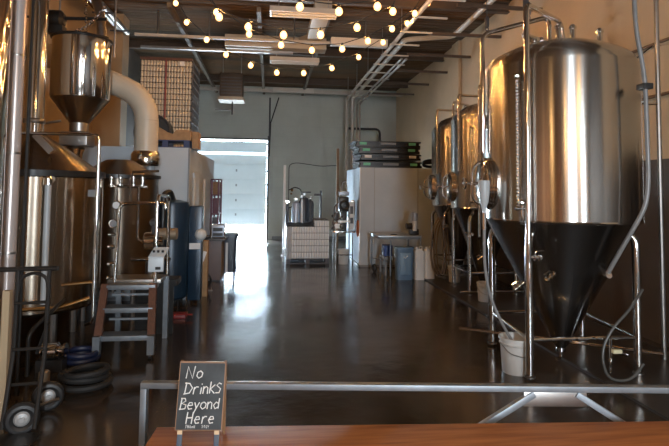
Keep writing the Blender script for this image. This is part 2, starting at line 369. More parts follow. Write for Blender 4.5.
# duct, trunking, fixtures overhead
duct = thing('air_duct', 'cream rectangular air duct hanging under the roof deck', 'duct', (.1, 12.5, 5.35))
MB().box(-1.13, 1.3, 12.4, 12.8, 5.32, 5.60, bev=.01).build('main_duct', duct_mat, duct)
MB().box(.80, 1.14, 9.9, 12.40, 5.43, 5.60, bev=.01).build('branch_duct', duct_mat, duct)
MB().prism([(.82, 12.4, 5.45), (.62, 12.4, 5.45), (.82, 12.1, 5.45)], (0, 0, .14)).build('gusset', duct_mat, duct)
sr = thing('strut_rail', 'pale perforated strut rail hung across the hall behind the duct', 'strut rail', (0, 12, 5.3))
m = MB().box(-3.1, 2.7, 12.04, 12.10, 5.36, 5.42)
m.build('upper_rail', pipe_w, sr)
MB().box(-3.1, .5, 12.6, 12.66, 5.23, 5.29).build('lower_rail', steel_dull, sr)
for x in (-2.6, -1.45, .5, 2.2): MB().tube([(x, 12.07, 5.4), (x, 12.07, 5.95)], .018).build('hanger_rod', steel_dull, sr)
tag(MB().box(1.35, 2.7, 11.85, 12.03, 5.30, 5.48, bev=.01).build('cable_trunking', fixture_w), 'long white trunking to the right of the cream duct', 'trunking')
for y, lb in ((9.3, 'nearest, at the top edge of the view'), (12.85, 'under the cream duct')):
    fx = thing('strip_light', 'white unlit strip light ' + lb, 'strip light', (.55, y, 5.1), 'strip lights')
    MB().prism([(-.06, y-.17, 5.08), (-.06, y+.17, 5.08), (-.06, y+.09, 5.2), (-.06, y-.09, 5.2)], (1.22, 0, 0)).build('housing', fixture_w, fx)
    for dy in (-.07, .07): MB().tube([(-.03, y+dy, 5.065), (1.13, y+dy, 5.065)], .016).build('lamp_tube', whiteplas, fx)
    for x in (.1, 1.0): MB().tube([(x, y, 5.2), (x, y, 5.9)], .008, 6).build('hanger', steel_dull, fx)
uh = thing('unit_heater', 'brown box shaped unit heater hanging before the garage door', 'heater', (-1.13, 15, 4.4))
MB().box(-1.46, -.82, 14.8, 15.35, 4.52, 5.2, bev=.02).build('casing', mat('brown_enamel', (.055, .038, .025), .5, .1, .1, 6), uh)
MB().box(-1.5, -.78, 14.74, 15.4, 4.42, 4.52, bev=.015).build('outlet_frame', duct_mat, uh)
for k in range(6): MB().box(-1.42, -.86, 14.785, 14.8, 4.6+k*.09, 4.63+k*.09).build('louvre', dgrey, uh)
for x in (-1.4, -.88): MB().tube([(x, 15.1, 5.2), (x, 15.1, 5.95)], .012, 6).build('hanger', steel_dull, uh)
MB().tube([(-1.12, 15.1, 4.42), (-1.12, 15.1, 4.16), (-1.12, 15.1, 4.05)], .02).box(-1.6, -1.12, 15.09, 15.11, 4.17, 4.19).build('drain_pipe', dgrey, uh)

# right pipe rack
rk = thing('pipe_rack', 'pair of white pipes on a ladder of struts under the roof at right', 'pipe rack', (2.85, 14, 5.3))
MB().tube([(2.78, 3.0, 5.32), (2.78, 19.0, 5.32), (2.78, 19.0, 2.0)], .045, bend=.12).build('pipe', pipe_w, rk)
MB().tube([(6-1.05, 5.2, 5.75), (4.2, 5.2, 5.75), (4.2, 11.6, 5.55), (3.05, 11.6, 5.42), (3.0, 19.0, 5.32), (3.0, 19.0, 2.0)], .06, bend=.15).build('pipe', pipe_w, rk)
for k in range(11): MB().box(2.66, 3.35, 8.6+k*.95, 8.64+k*.95, 5.24, 5.27).build('strut', pipe_w, rk)
for k in range(0, 11, 2): MB().tube([(2.69, 8.62+k*.95, 5.25), (2.69, 8.62+k*.95, 5.95)], .01, 6).build('hanger_rod', steel_dull, rk)
lr = thing('pipe_rack', 'lower short run of two grey pipes beside the long pipe rack', 'pipe rack', (3.2, 15, 5.1))
for x in (3.12, 3.24): MB().tube([(x, 12.2, 5.12), (x, 18.8, 5.12), (x, 18.8, 3.0)], .03, bend=.1).build('pipe', steel_dull, lr)
for k in range(4): MB().box(3.06, 3.3, 12.6+k*1.7, 12.63+k*1.7, 5.06, 5.09).build('strut', steel_dull, lr)
bp_ = thing('black_vent_pipe', 'black drop pipe with couplings beside the back right corner', 'pipe', (4.0, 19, 3))
MB().tube([(2.9, 19.3, 4.25), (4.1, 19.3, 4.25), (4.1, 19.3, 0.0)], .045, bend=.2).build('pipe', blackplas, bp_)
for z in (3.2, 3.7): MB().lathe([(.065, z), (.065, z+.1)], (4.1, 19.3, 0), 14).build('coupling', dgrey, bp_)
for k in range(6):
    tag(MB().box(3.35, XR, 9.0+k*1.75, 9.06+k*1.75, 5.3-.0*k, 5.36).build('roof_purlin_end', mat('brown_steel_paint', (.085, .055, .035), .55)), 'thin steel strut from the pipe rack to the right wall, %s from the front' % ['first', 'second', 'third', 'fourth', 'fifth', 'sixth'][k], 'strut', 'struts at the right wall')
lt = thing('left_pipe_rack', 'pair of dull pipes running under the roof along the left wall', 'pipe rack', (-3.4, 10, 5.6))
for dx in (0, .16): MB().tube([(-3.5+dx, 9.0, 5.55), (-3.5+dx, 12.3, 5.55)] if dx == 0 else [(-3.34, 9.0, 5.5), (-3.34, 12.36, 5.5)], .06).build('pipe', steel_dull, lt)
for k in range(3): MB().box(-3.62, -3.2, 9.6+k*1.2, 9.63+k*1.2, 5.42, 5.45).build('strut', dgrey, lt)

# string lights --------------------------------------------------------
bulb_m = bpy.data.materials.new('amber_glass_bulb'); bulb_m.use_nodes = True
nt = bulb_m.node_tree; nt.nodes.clear(); no = nt.nodes.new('ShaderNodeOutputMaterial'); mx = nt.nodes.new('ShaderNodeAddShader')
tr_ = nt.nodes.new('ShaderNodeBsdfTransparent'); tr_.inputs[0].default_value = (1, .9, .75, 1); em = nt.nodes.new('ShaderNodeEmission'); em.inputs[0].default_value = (1, .52, .19, 1); em.inputs[1].default_value = 2.2
nt.links.new(tr_.outputs[0], mx.inputs[0]); nt.links.new(em.outputs[0], mx.inputs[1]); nt.links.new(mx.outputs[0], no.inputs[0])
fil_m = mat('glowing_filament', (1, .6, .25), .3, emit=(1, .52, .17), es=520)
S = [(10.0, [(-1.84, 5.43), (-1.63, 5.07), (-1.25, 4.75), (-.88, 4.48), (-.41, 4.29), (.09, 4.17), (.61, 4.18), (1.16, 4.30), (1.69, 4.54), (2.18, 4.86), (2.67, 5.27), (3.10, 5.70)], 'far string, sagging lowest'),
     (8.6, [(-.93, 4.82), (-.39, 4.48), (.14, 4.32), (.655, 4.255), (1.17, 4.30), (1.61, 4.46), (2.03, 4.69), (2.43, 4.98)], 'second string from the back'),
     (7.2, [(-.74, 4.28), (-.34, 4.16), (.15, 4.07), (.67, 4.10), (1.19, 4.23), (1.71, 4.49)], 'third string from the back'),
     (6.6, [(.34, 4.27), (.85, 4.235), (1.36, 4.33)], 'nearest string')]
ORD = ['first', 'second', 'third', 'fourth', 'fifth', 'sixth', 'seventh', 'eighth', 'ninth', 'tenth', 'eleventh', 'twelfth', 'thirteenth', 'fourteenth', 'fifteenth', 'sixteenth', 'seventeenth']
proto = None
for Y, pts, lb in S:
    full = [(pts[0][0]-1.2, 5.93)]+pts+[(pts[-1][0]+.55, 5.93)]
    tag(MB().tube([(x, Y, z+.085) for x, z in full], .008, 6).build('light_string_cable', blackrub, loc=(0, Y, 4)), 'thin black cable carrying the bulbs of the '+lb, 'cable')
    for x, z in pts:
        if proto is None:
            proto = thing('string_light_bulb', 'x', 'light bulb', (x, Y, z))
            MB().lathe([(.004, -.058), (.026, -.053), (.043, -.034), (.050, -.005), (.043, .024), (.026, .046), (.016, .05)], (x, Y, z), 14).build('glass', bulb_m, proto)
            MB().lathe([(.004, -.02), (.016, -.012), (.018, 0), (.016, .012), (.004, .02)], (x, Y, z), 10).build('filament', fil_m, proto)
            MB().lathe([(.018, .05), (.02, .09), (.012, .1)], (x, Y, z), 10).build('socket', blackplas, proto); b = proto
        else: b = copy_tree(proto, (x, Y, z))
        b['label'] = 'glowing amber bulb, %s from the left on the %s' % (ORD[pts.index((x, z))], lb.split(',')[0]); b['group'] = 'bulbs of the ' + lb

# ------------------------------------------------------------------ fermenters
def triclamp(m, p, ax, r=.028): m.lathe([(r, -.012), (r, .012)], p, 14, ax)
def valve(parent, p, ax, L=.12, name='valve', hand=(0, 0, 1)):
    """small butterfly valve: body along ax with ferrules and a lever"""
    p = Vector(p); ax = Vector(ax).normalized(); m = MB()
    m.tube([p, p+ax*L], .017, 10)
    for t in (.15, .5, .85): m.lathe([(.03, -.01), (.03, .01)], p+ax*L*t, 14, ax)
    h = Vector(hand); m.tube([p+ax*L*.5, p+ax*L*.5+h*.06, p+ax*L*.5+h*.07+ax*.09], .008, 8, .02)
    return m.build(name, chrome, parent)
def fermenter(cx, cy, R, label, zs=1.6, zt=3.3, ztop=3.66, apex=.17, legs=None, big=False, man_a=None):
    t = thing('fermentation_tank', label, 'fermentation tank', (cx, cy, 0), 'stainless fermentation tanks')
    Q = (cx, cy, 0)
    MB().lathe([(R-.012, zs-.01), (R, zs), (R, zt-.02), (R-.004, zt), (R-.02, zt+.004)], Q, 96, cap=False).build('jacket', steel, t)
    hd = ztop-zt
    pr = [(R-.02, zt), (R-.028, zt+.12*hd), (R-.05, zt+.24*hd), (R-.09, zt+.35*hd), (R-.15, zt+.46*hd), (R*.68, zt+.62*hd), (R*.5, zt+.78*hd), (R*.3, zt+.91*hd), (R*.12, zt+.98*hd), (.001, zt+hd)]
    MB().lathe(pr, Q, 96, cap=False).build('dome', steel, t)
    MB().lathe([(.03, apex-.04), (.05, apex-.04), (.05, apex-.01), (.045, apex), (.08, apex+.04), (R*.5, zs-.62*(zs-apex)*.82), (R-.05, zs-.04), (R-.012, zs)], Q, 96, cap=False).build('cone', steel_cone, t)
    MB().lathe([(R+.002, zs-.006), (R+.006, zs+.006), (R+.002, zs+.016)], Q, 96, cap=False).build('weld_band', chrome, t)
    legs = legs or [(cx+sx*R*.74, cy+sy*R*.74) for sx in (-1, 1) for sy in (-1, 1)]
    for (x, y) in legs:
        d = Vector((cx-x, cy-y, 0)); dist = d.length; d.normalize()
        # leg rises then elbows into the cone wall
        lr_ = .042 if big else .034
        zr = zs-.10
        e = (Vector((x, y, 0))+d*max(.12, dist-R+.26)); e.z = zs-.06
        lg = MB().tube([(x, y, .05), (x, y, zs-.16), (e.x, e.y, e.z)], lr_, 16, .12).build('leg', chrome, t)
        MB().lathe([(.055, .025), (.055, .038), (.018, .045), (.018, .10)], (x, y, 0), 14).build('levelling_foot', steel_dull, lg)
    zb = .40 if big else .42
    for a, b in ((0, 1), (0, 2), (1, 3), (2, 3)):
        A, B = Vector((*legs[a], zb)), Vector((*legs[b], zb))
        MB().tube([A, B], .02, 10).build('cross_brace', chrome, t)
    # manway on the left flank
    a = man_a; n = Vector((math.cos(a), math.sin(a), 0)); tg = Vector((-n.y, n.x, 0)); zc = zs+.40
    p = Vector((cx, cy, zc))+n*(R-.02)
    def oval(m, off, w, h, r):
        m.tube([p+n*off+tg*w*math.cos(2*PI*k/28)+Vector((0, 0, h*math.sin(2*PI*k/28))) for k in range(28)], r, 8, closed=True)
    m = MB(); 
    for off in (0, .03, .06): oval(m, off, .20, .27, .022)
    mw = m.build('manway_collar', chrome, t)
    m = MB(); rings = []
    for w_, off in ((1, .075), (.8, .105), (.45, .125), (.02, .13)):
        rings.append([m.bm.verts.new(p+n*off+tg*.195*w_*math.cos(2*PI*k/28)+Vector((0, 0, .265*w_*math.sin(2*PI*k/28)))) for k in range(28)])
    for A, B in zip(rings, rings[1:]):
        for k in range(28): m.bm.faces.new((A[k], A[(k+1) % 28], B[(k+1) % 28], B[k]))
    m.bm.faces.new(rings[-1])
    m.build('manway_door', chrome, mw)
    m = MB(); oval(m, .07, .2, .27, .014); m.build('gasket', blackrub, mw)
    MB().tube([p+n*.06+Vector((0, 0, .27)), p+n*.2+Vector((0, 0, .18)), p+n*.2-Vector((0, 0, .18)), p+n*.06-Vector((0, 0, .27))], .016, 10, .08).build('clamp_arm', chrome, mw)
    m = MB().tube([p+n*.13, p+n*.3], .014); m.torus(p+n*.29, .06, .010, n); m.tube([p+n*.29+tg*.06, p+n*.29-tg*.06], .007).build('hand_wheel', chrome, mw)
    return t
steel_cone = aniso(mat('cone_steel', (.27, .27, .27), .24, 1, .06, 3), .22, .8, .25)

T1 = fermenter(3.28, 5.6, .84, 'largest stainless fermentation tank, nearest on the right with an open view of its cone',
               legs=[(2.66, 5.12), (3.86, 5.12), (2.78, 6.3), (3.98, 6.3)], big=True, man_a=math.radians(178))
o1 = ORG[T1.name]
# level gauge with beads
def on_surf(cx, cy, R, deg): a = math.radians(deg); return Vector((cx+R*math.cos(a), cy+R*math.sin(a), 0))
g = on_surf(3.28, 5.6, .90, 214)
lg = MB().tube([g+Vector((0, 0, 1.72)), g+Vector((0, 0, 3.12))], .012, 10).build('level_gauge', whiteplas, T1)
for k in range(38): MB().ball(g+Vector((0, 0, 1.75+k*.036)), .017, 8).build('gauge_bead', chrome, lg)
for z in (1.74, 3.12): MB().tube([g+Vector((0, 0, z)), on_surf(3.28, 5.6, .80, 214)+Vector((0, 0, z))], .014).ball(g+Vector((0, 0, z)), .03, 10).build('gauge_fitting', chrome, lg)
# pipes
MB().tube([(2.585, 4.98, 1.2), (2.585, 4.98, 3.84), (3.36, 5.66, 3.92), (3.40, 5.66, 3.68)], .030, 14, .10).build('cleaning_pipe', chrome, T1)
MB().tube([(2.40, 5.66, 2.35), (2.40, 5.66, 3.72), (3.22, 5.66, 3.97), (3.22, 5.66, 3.70)], .028, 14, .10).build('blow_off_pipe', chrome, T1)
MB().tube([(2.40, 5.66, 2.62), (2.40, 5.66, 2.78)], .045, 14).build('pipe_union', chrome, T1)
for (x, y, z) in ((3.30, 5.6, 3.72), (3.48, 5.6, 3.72), (3.75, 5.5, 3.66)):
    MB().lathe([(.03, z-.03), (.03, z+.10), (.042, z+.10), (.042, z+.125), (.02, z+.15)], (x, y, 0), 14).build('top_fitting', chrome, T1)
m = MB().lathe([(.05, 3.48), (.05, 3.56), (.065, 3.56), (.065, 3.585)], (2.86, 5.35, 0), 16)
m.tube([(2.75, 5.3, 3.62), (2.97, 5.4, 3.60)], .022).ball((2.74, 5.3, 3.62), .04, 10).ball((2.98, 5.4, 3.6), .04, 10).build('pressure_valve', chrome, T1)
for (x, y, z, ax) in ((2.585, 4.98, 1.60, (0, 1, 0)), (2.585, 4.98, 1.25, (1, 0, 0)), (2.62, 5.15, .98, (-.7, 0, -.5)), (2.86, 4.98, 1.10, (-.8, -.2, -.5))): valve(T1, (x, y, z), ax, .14)
MB().tube([(2.45, 5.0, 1.74), (2.62, 5.0, 1.74)], .015).ball((2.53, 5.0, 1.80), .03, 10).tube([(2.53, 5, 1.66), (2.53, 5, 1.84)], .014).build('sample_valve', chrome, T1)
MB().tube([(3.28, 5.6, .16), (3.28, 5.6, .06), (3.2, 5.55, .06)], .018, 10, .03).build('bottom_outlet', chrome, T1)
valve(T1, (3.52, 5.14, 1.06), (-.3, -.9, 0), .14)
MB().tube([(2.36, 6.3, .22), (4.1, 5.05, .24)], .018).build('floor_pipe', chrome, T1)
m = MB().tube([(3.50, 5.05, .06), (3.50, 5.05, .42)], .014).tube([(3.50, 5.05, .30), (3.72, 5.1, .22)], .017); triclamp(m, (3.50, 5.05, .20), (0, 0, 1)); m.build('drain_valve', chrome, T1)
vh = MB().box(3.50, 3.60, 5.00, 5.05, .27, .31, bev=.01).build('valve_handle', mat('cream_handle', (.6, .55, .35), .5), T1)

T2 = fermenter(4.12, 9.7, .62, 'middle fermentation tank standing directly behind the largest one', man_a=math.radians(176), legs=[(3.66, 9.25), (4.55, 9.25), (3.68, 10.15), (4.55, 10.15)])
T3 = fermenter(4.28, 11.5, .60, 'farthest fermentation tank beside the white cold room', man_a=math.radians(176), legs=[(3.80, 11.05), (4.7, 11.05), (3.82, 11.95), (4.7, 11.95)])
for T, cx, cy, R in ((T2, 4.12, 9.7, .62), (T3, 4.28, 11.5, .6)):
    a = on_surf(cx, cy, R+.05, 205); b = on_surf(cx, cy, R+.06, 238); gg = on_surf(cx, cy, R+.05, 228)
    MB().tube([a+Vector((0, 0, 2.3)), a+Vector((0, 0, 3.74)), (cx, cy, 3.78), (cx, cy, 3.6)], .026, 12, .08).build('blow_off_pipe', chrome, T)
    MB().tube([b+Vector((0, -.1, 1.1)), b+Vector((0, -.1, 3.86)), (cx+.25, cy-.05, 3.9), (cx+.25, cy-.05, 3.6)], .024, 12, .08).build('cleaning_pipe', chrome, T)
    q = MB().tube([gg+Vector((0, 0, 1.72)), gg+Vector((0, 0, 3.1))], .011).build('level_gauge', whiteplas, T)
    for z in (1.72, 3.1): MB().tube([gg+Vector((0, 0, z)), on_surf(cx, cy, R-.03, 228)+Vector((0, 0, z))], .013).ball(gg+Vector((0, 0, z)), .026, 10).build('gauge_fitting', chrome, q)
    for (dx, dy, z, ax) in ((-.45, -.62, 1.15, (-1, 0, -.4)), (-.30, -.66, .75, (-.8, -.3, -.4)), (-.5, -.62, 1.62, (1, 0, 0))): valve(T, (cx+dx, cy+dy, z), ax, .14)
    MB().lathe([(.03, 3.7), (.03, 3.83), (.045, 3.83), (.045, 3.86)], (cx+.1, cy-.2, 0), 12).build('top_fitting', chrome, T)
    MB().tube([(cx-.75, cy-.75, .14), (cx+.5, cy-.75, .14)], .017).build('floor_pipe', chrome, T)

# frosted blow-off jug hooked on the manway
jg = thing('blow_off_jug', 'frosted plastic jug hanging on the manway of the largest tank', 'jug', (2.31, 5.42, 1.75))
MB().lathe([(.02, 1.66), (.026, 1.74), (.046, 1.80), (.058, 1.90), (.062, 2.02), (.056, 2.03)], (2.31, 5.42, 0), 24).build('body', frost, jg)
MB().tube([(2.27, 5.42, 2.02), (2.29, 5.42, 2.20), (2.33, 5.42, 2.20), (2.36, 5.42, 2.02)], .008, 8, .04).build('handle', chrome, jg)
MB().tube([(2.31, 5.42, 1.68), (2.31, 5.42, 1.50)], .026).build('spout', chrome, jg)
# hoses near tank 1
tag(MB().tube([(2.31, 5.42, 1.50), (2.30, 5.40, 1.1), (2.36, 5.38, .75), (2.52, 5.36, .43), (2.60, 5.35, .30)], .016, 10, .2).build('blow_off_hose', hose_clear), 'grey hose dropping from the frosted jug into the white bucket', 'hose')
tag(MB().tube([(3.53, 4.66, 5.9), (3.55, 4.66, 3.82), (3.565, 4.66, 3.5), (3.65, 4.66, 3.07), (3.665, 4.66, 2.03), (3.63, 4.66, 1.78), (3.50, 4.74, 1.48), (3.42, 4.95, 1.10)], .021, 12, .25).build('glycol_hose', hose_clear), 'long pale hose hanging down in front of the largest tank at right', 'hose')
tag(MB().box(3.61, 3.71, 4.62, 4.74, 2.93, 2.99, bev=.01).build('hose_clamp', blackplas), 'black clamp on the long pale hose', 'clamp')
tag(MB().tube([(3.82, 4.98, .92), (3.60, 4.9, .72), (3.40, 4.88, .56), (3.28, 4.88, .34), (3.34, 4.88, .06), (3.6, 4.88, .045), (3.75, 4.9, .2)], .014, 10, .2).build('drain_hose', mat('dim_grey_hose', (.07, .07, .065), .4)), 'grey hose curling from the right tank leg to the floor', 'hose')
# bucket
def bucket(x, y, r, h, label, name='bucket', haz=False, lid=False):
    b = thing(name, label, 'bucket', (x, y, 0), None)
    MB().lathe([(r*.84, .0), (r*.86, .005), (r, h), (r+.012, h), (r+.012, h-.02), (r+.003, h-.022), (r*.995, h-.06), (r+.01, h-.065), (r*.98, h-.08)], (x, y, 0.026 if x > 3.3 else 0), 28, cap=False).lathe([(r*.84, .004), (.001, .004)], (x, y, 0.026 if x > 3.3 else 0), 28, cap=False).build('shell', whiteplas, b)
    MB().tube([(x-r-.01, y, h-.06), (x-r*.8, y-r*.75, h-.14), (x, y-r-.03, h-.17), (x+r*.8, y-r*.75, h-.14), (x+r+.01, y, h-.06)], .004, 6, .05).build('handle', steel_dull, b)
    if haz:
        MB().prism([(x+.07, y-r*.93, .20), (x+.035, y-r*.985, .165), (x+.07, y-r*.93, .13), (x+.10, y-r*.86, .165)], (0, -.008, 0)).build('hazard_label', yellow, b)
        MB().box(x+.03, x+.09, y-r*.96, y-r*.9, .05, .09).build('hazard_label', blackplas, b)
    return b
bucket(2.63, 5.36, .165, .37, 'white bucket with a small yellow hazard label beside the largest tank leg', haz=True)
bucket(3.72, 8.72, .13, .32, 'beige bucket under the middle fermentation tank')
bucket(3.86, 10.6, .13, .34, 'pale bucket between the middle and farthest fermentation tanks')
# coiled hoses near tank 3
for k, (dx, rr, lb) in enumerate(((0, .03, 'outer'), (.06, .028, 'inner'), (.12, .026, 'innermost'))):
    x = 3.48+dx
    tag(MB().tube([(x+.16, 10.95, 1.35), (x+.02, 10.9, 1.15), (x-.05, 10.88, .7), (x, 10.86, .25), (x+.14, 10.85, .03), (x+.26, 10.9, .4), (x+.22, 10.95, 1.2)], rr*.6, 10, .3).build('hanging_hose', mat('grey_tan_hose', (.16, .13, .10), .5)), lb + ' loop of grey hose hanging beside the farthest fermentation tank', 'hose')
# pipes on right wall
for z, lb in ((3.85, 'upper'), (3.17, 'lower')):
    tag(MB().tube([(4.93, 3.2, z), (4.93, 7.2, z)], .022).build('wall_pipe', mat('brown_pipe', (.15, .09, .05), .5, .3)), lb + ' brown pipe running along the right wall behind the largest tank', 'pipe')
wv = thing('riser_pipe', 'thin vertical steel riser with a valve right of the largest tank', 'pipe', (4.47, 5.5, 0))
MB().tube([(4.47, 5.5, .03), (4.47, 5.5, 5.9)], .026).build('pipe', steel_dull, wv)
MB().tube([(4.47, 5.5, 2.95), (4.28, 5.5, 2.95), (4.22, 5.55, 3.0), (4.22, 5.6, 3.45), (4.47, 5.55, 3.65), (4.75, 5.5, 3.7)], .018, 10, .07).build('branch', chrome, wv)
valve(wv, (4.24, 5.5, 2.95), (0, 0, 1), .16)
tag(MB().tube([(4.78, 5.2, .03), (4.78, 5.2, 2.55)], .05).build('downpipe', mat('brown_pipe', (.15, .09, .05), .5)), 'brown vertical downpipe at the right edge against the wall', 'pipe')
tag(MB().torus((4.72, 4.8, 1.8), .2, .03, (1, 0, 0)).torus((4.72, 4.8, 1.76), .17, .03, (1, 0, 0)).build('coiled_hose', hose_dark), 'dark hose coiled on the right wall by the downpipe', 'hose')
tag(MB().box(4.86, 4.995, 3.9, 5.0, .9, 2.45, bev=.01).build('dark_wall_box', mat('dark_brown_metal', (.05, .033, .022), .5, .2)), 'dark brown box on the right wall at the edge of view', 'cabinet')  # plain dark brown box against the wall
# hanging hooks above the tank
for x, y, z, lb in ((3.3, 7.6, 4.6, 'left'), (3.62, 7.0, 4.7, 'middle'), (3.3, 6.3, 4.35, 'right')):
    tag(MB().tube([(x, y, 5.95), (x, y, z)], .008, 6).lathe([(.03, z-.14), (.035, z-.1), (.035, z), (.02, z+.03)], (x, y, 0), 10).torus((x, y, z-.17), .025, .008, (0, 1, 0), 12, 6).build('hanging_hook', dgrey), lb + ' dark hook hanging above the largest tank', 'hook')

# ------------------------------------------------------------------ cold room at right with trays
cr = thing('cold_room', 'white panelled walk in cold room at the back right', 'cold room', (3.5, 14.4, 0))
MB().box(2.27, 4.98, 12.97, 15.4, .03, 2.50).build('shell', white_panel, cr)
for x in (2.27, 2.62, 3.75): MB().box(x-.003, x+.012, 12.955, 12.972, .03, 2.50).build('panel_joint', mat('panel_joint', (.35, .36, .37), .5), cr)
MB().box(2.24, 4.98, 12.94, 12.975, .0, .05).box(2.24, 2.272, 12.94, 15.4, .0, .05).build('kick_strip', mgrey, cr)
MB().box(2.245, 2.275, 12.945, 13.0, .03, 2.50).build('corner_trim', whiteplas, cr)
tray0 = None
lbs = ['top', 'second', 'third', 'bottom']
for k, (x, z, w_) in enumerate(((2.12, 3.03, 1.72), (2.20, 2.87, 1.62), (2.25, 2.70, 1.60), (2.22, 2.505, 1.66))):
    t = thing('folding_crate', lbs[k] + ' black folded plastic crate in the stack on the cold room', 'crate', (x, 13.2, z), 'folded crates on the cold room')
    MB().rbox(x, x+w_, 13.0, 14.0, z, z+.055, .04).build('base', blackplas, t)
    MB().rbox(x+.03, x+w_-.03, 13.03, 13.97, z+.055, z+.13, .04, taper=1.0).build('side_wall', blackplas, t)
    MB().rbox(x-.01, x+w_+.01, 12.985, 14.015, z+.115, z+.145, .04).build('rim', blackplas, t)
    MB().box(x+w_*.5-.20, x+w_*.5+.20, 12.975, 13.0, z+.055, z+.11).box(x+w_*.5-.16, x+w_*.5+.16, 12.96, 12.976, z+.07, z+.095).build('grip', mgrey, t)
    for dx in (.12, w_-.32): 
        MB().box(x+dx, x+dx+.18, 12.972, 12.998, z+.05, z+.115).build('label_plate', green if k != 2 else label_w, t)
tag(MB().box(2.32, 2.5, 14.1, 14.6, 2.5, 3.0, bev=.03).build('folded_liner', mat('dark_red_plastic', (.07, .03, .03), .6, 0, .3, 6)), 'dark reddish bundle behind the crate stack', 'bundle')
tag(MB().torus((4.2, 13.4, 2.62), .16, .04, (.1, .3, 1)).torus((4.2, 13.42, 2.70), .15, .04, (-.1, .2, 1)).build('coiled_hose', hose_dark), 'dark hose coiled on the cold room right of the crates', 'hose')
tag(MB().box(1.86, 1.93, 14.6, 14.68, 0, 3.1).build('timber_post', timber), 'thin brown timber post standing left of the cold room', 'post')
tag(MB().torus((2.235, 13.15, .95), .09, .02, (1, 0, 0), sx=2.2).build('orange_strap', orange), 'orange strap hanging on the left end of the cold room', 'strap')
tag(MB().lathe([(.035, 0), (.035, 2.56), (.03, 2.57)], (.385, 14.0, 0), 16).build('white_pole', mat('white_pole', (.8, .82, .82), .4)), 'white upright pole left of the shrink wrapped can pallet', 'pole')

# ------------------------------------------------------------------ can pallets
def pallet(x0, x1, y0, y1, z, label, m_=timber):
    p = thing('pallet', label, 'pallet', ((x0+x1)/2, (y0+y1)/2, z))
    for k in range(5):
        a = y0+(y1-y0-.1)*k/4; MB().box(x0, x1, a, a+.1, z+.115, z+.135).build('deck_board', m_, p)
    for k in range(3):
        a = x0+(x1-x0-.1)*k/2
        MB().box(a, a+.1, y0, y1, z+.02, z+.115).build('bearer', m_, p)
    for k in range(3):
        a = y0+(y1-y0-.1)*k/2; MB().box(x0, x1, a, a+.1, z, z+.02).build('bottom_board', m_, p)
    return p
pallet(.44, 1.56, 13.58, 14.6, 0, 'grey timber pallet carrying the shrink wrapped silver cans', mat('grey_timber', (.10, .11, .13), .7))
def can_proto(h, name, mm, loc, n=12):
    r = .0300
    return MB().lathe([(r*.78, 0), (r, .012), (r, h-.02), (r*.82, h-.004), (r*.84, h), (r*.78, h-.003)], loc, n).build(name, mm, loc=loc)
h1 = .157; z0 = .137; pc = None
sheet_m = mat('grey_board', (.16, .16, .17), .7)
for tier in range(6):
    z = z0+tier*(h1+.008)
    xs = range(17) if tier < 5 else range(11, 17)
    for i in xs:
        x = .475+i*.0657; y = 13.615
        if pc is None: pc = can_proto(h1, 'drinks_can', can_m, (x, y, z)); c = pc
        else: c = pc.copy(); C.objects.link(c); c.location = (x, y, z)
        tag(c, 'silver can, %s from the left in layer %s of the wrapped pallet' % (ORD[i], ORD[tier]+' up'), 'can', 'silver cans on the wrapped pallet')
    tag(MB().box(.445 if tier < 5 else 1.18, 1.555, 13.585, 14.59, z+h1, z+h1+.007).build('tier_sheet', sheet_m), '%s grey board sheet between layers of silver cans, wrapped pallet' % ['lowest', 'second', 'third', 'fourth', 'fifth', 'topmost'][tier], 'divider sheet', 'divider sheets of the wrapped pallet')
m = MB()
for tier in range(6):
    z = z0+tier*(h1+.008)
    for i in range(17):
        if tier == 5 and i < 11: continue
        for j in range(1, 15):
            if 0 < i < 16 and j > 3: continue
            m.lathe([(.03, .002), (.0325, .012), (.0325, h1-.02), (.027, h1-.002)], (.475+i*.0657, 13.615+j*.0657, z), 8)
tag(m.build('packed_cans', can_m), 'silver cans packed behind the front row of the wrapped pallet', 'cans', kind='stuff')
m = MB()
pts = [(.435, 13.56, .14), (.425, 13.57, .5), (.43, 13.57, .95), (.45, 13.6, 1.0)]
N = 16; rows = []
for j in range(9):
    z = .12+j*.105; row = []
    for i in range(N):
        u = i/(N-1); wv_ = .012*math.sin(9*u+3*j)+.008*math.sin(23*u+j)
        if i < 5: q = (.43+wv_, 14.5-i*.23, z)
        else: q = (.43+(i-5)*.015, 13.56-abs(wv_), z)
        row.append(m.bm.verts.new(q))
    rows.append(row)
for a, b in zip(rows, rows[1:]):
    for i in range(N-1): m.bm.faces.new((a[i], a[i+1], b[i+1], b[i]))
bmesh.ops.solidify(m.bm, geom=m.bm.faces[:], thickness=.002)
m.ball((.39, 13.6, .32), .07, 10, (.8, 1, 1.4)); m.ball((.36, 13.58, .2), .06, 10, (1, 1, 1))
tag(m.build('stretch_wrap', film), 'crumpled clear stretch wrap on the left side of the can pallet', 'plastic wrap')
m = MB()
rows = []
for j in range(5):
    row = []
    for i in range(12):
        x = .45+i*.07; row.append(m.bm.verts.new((x, 13.59+j*.25, .975+.012*math.sin(i*1.9+j)+(.05 if i > 9 else 0)+(.03*math.sin(j*2)))))
    rows.append(row)
for a, b in zip(rows, rows[1:]):
    for i in range(11): m.bm.faces.new((a[i], a[i+1], b[i+1], b[i]))
bmesh.ops.solidify(m.bm, geom=m.bm.faces[:], thickness=.01)
tag(m.build('plastic_sheet', mat('grey_sheet', (.11, .12, .14), .35, 0, .3, 10)), 'dark grey plastic sheet draped over the left top of the can pallet', 'sheet')
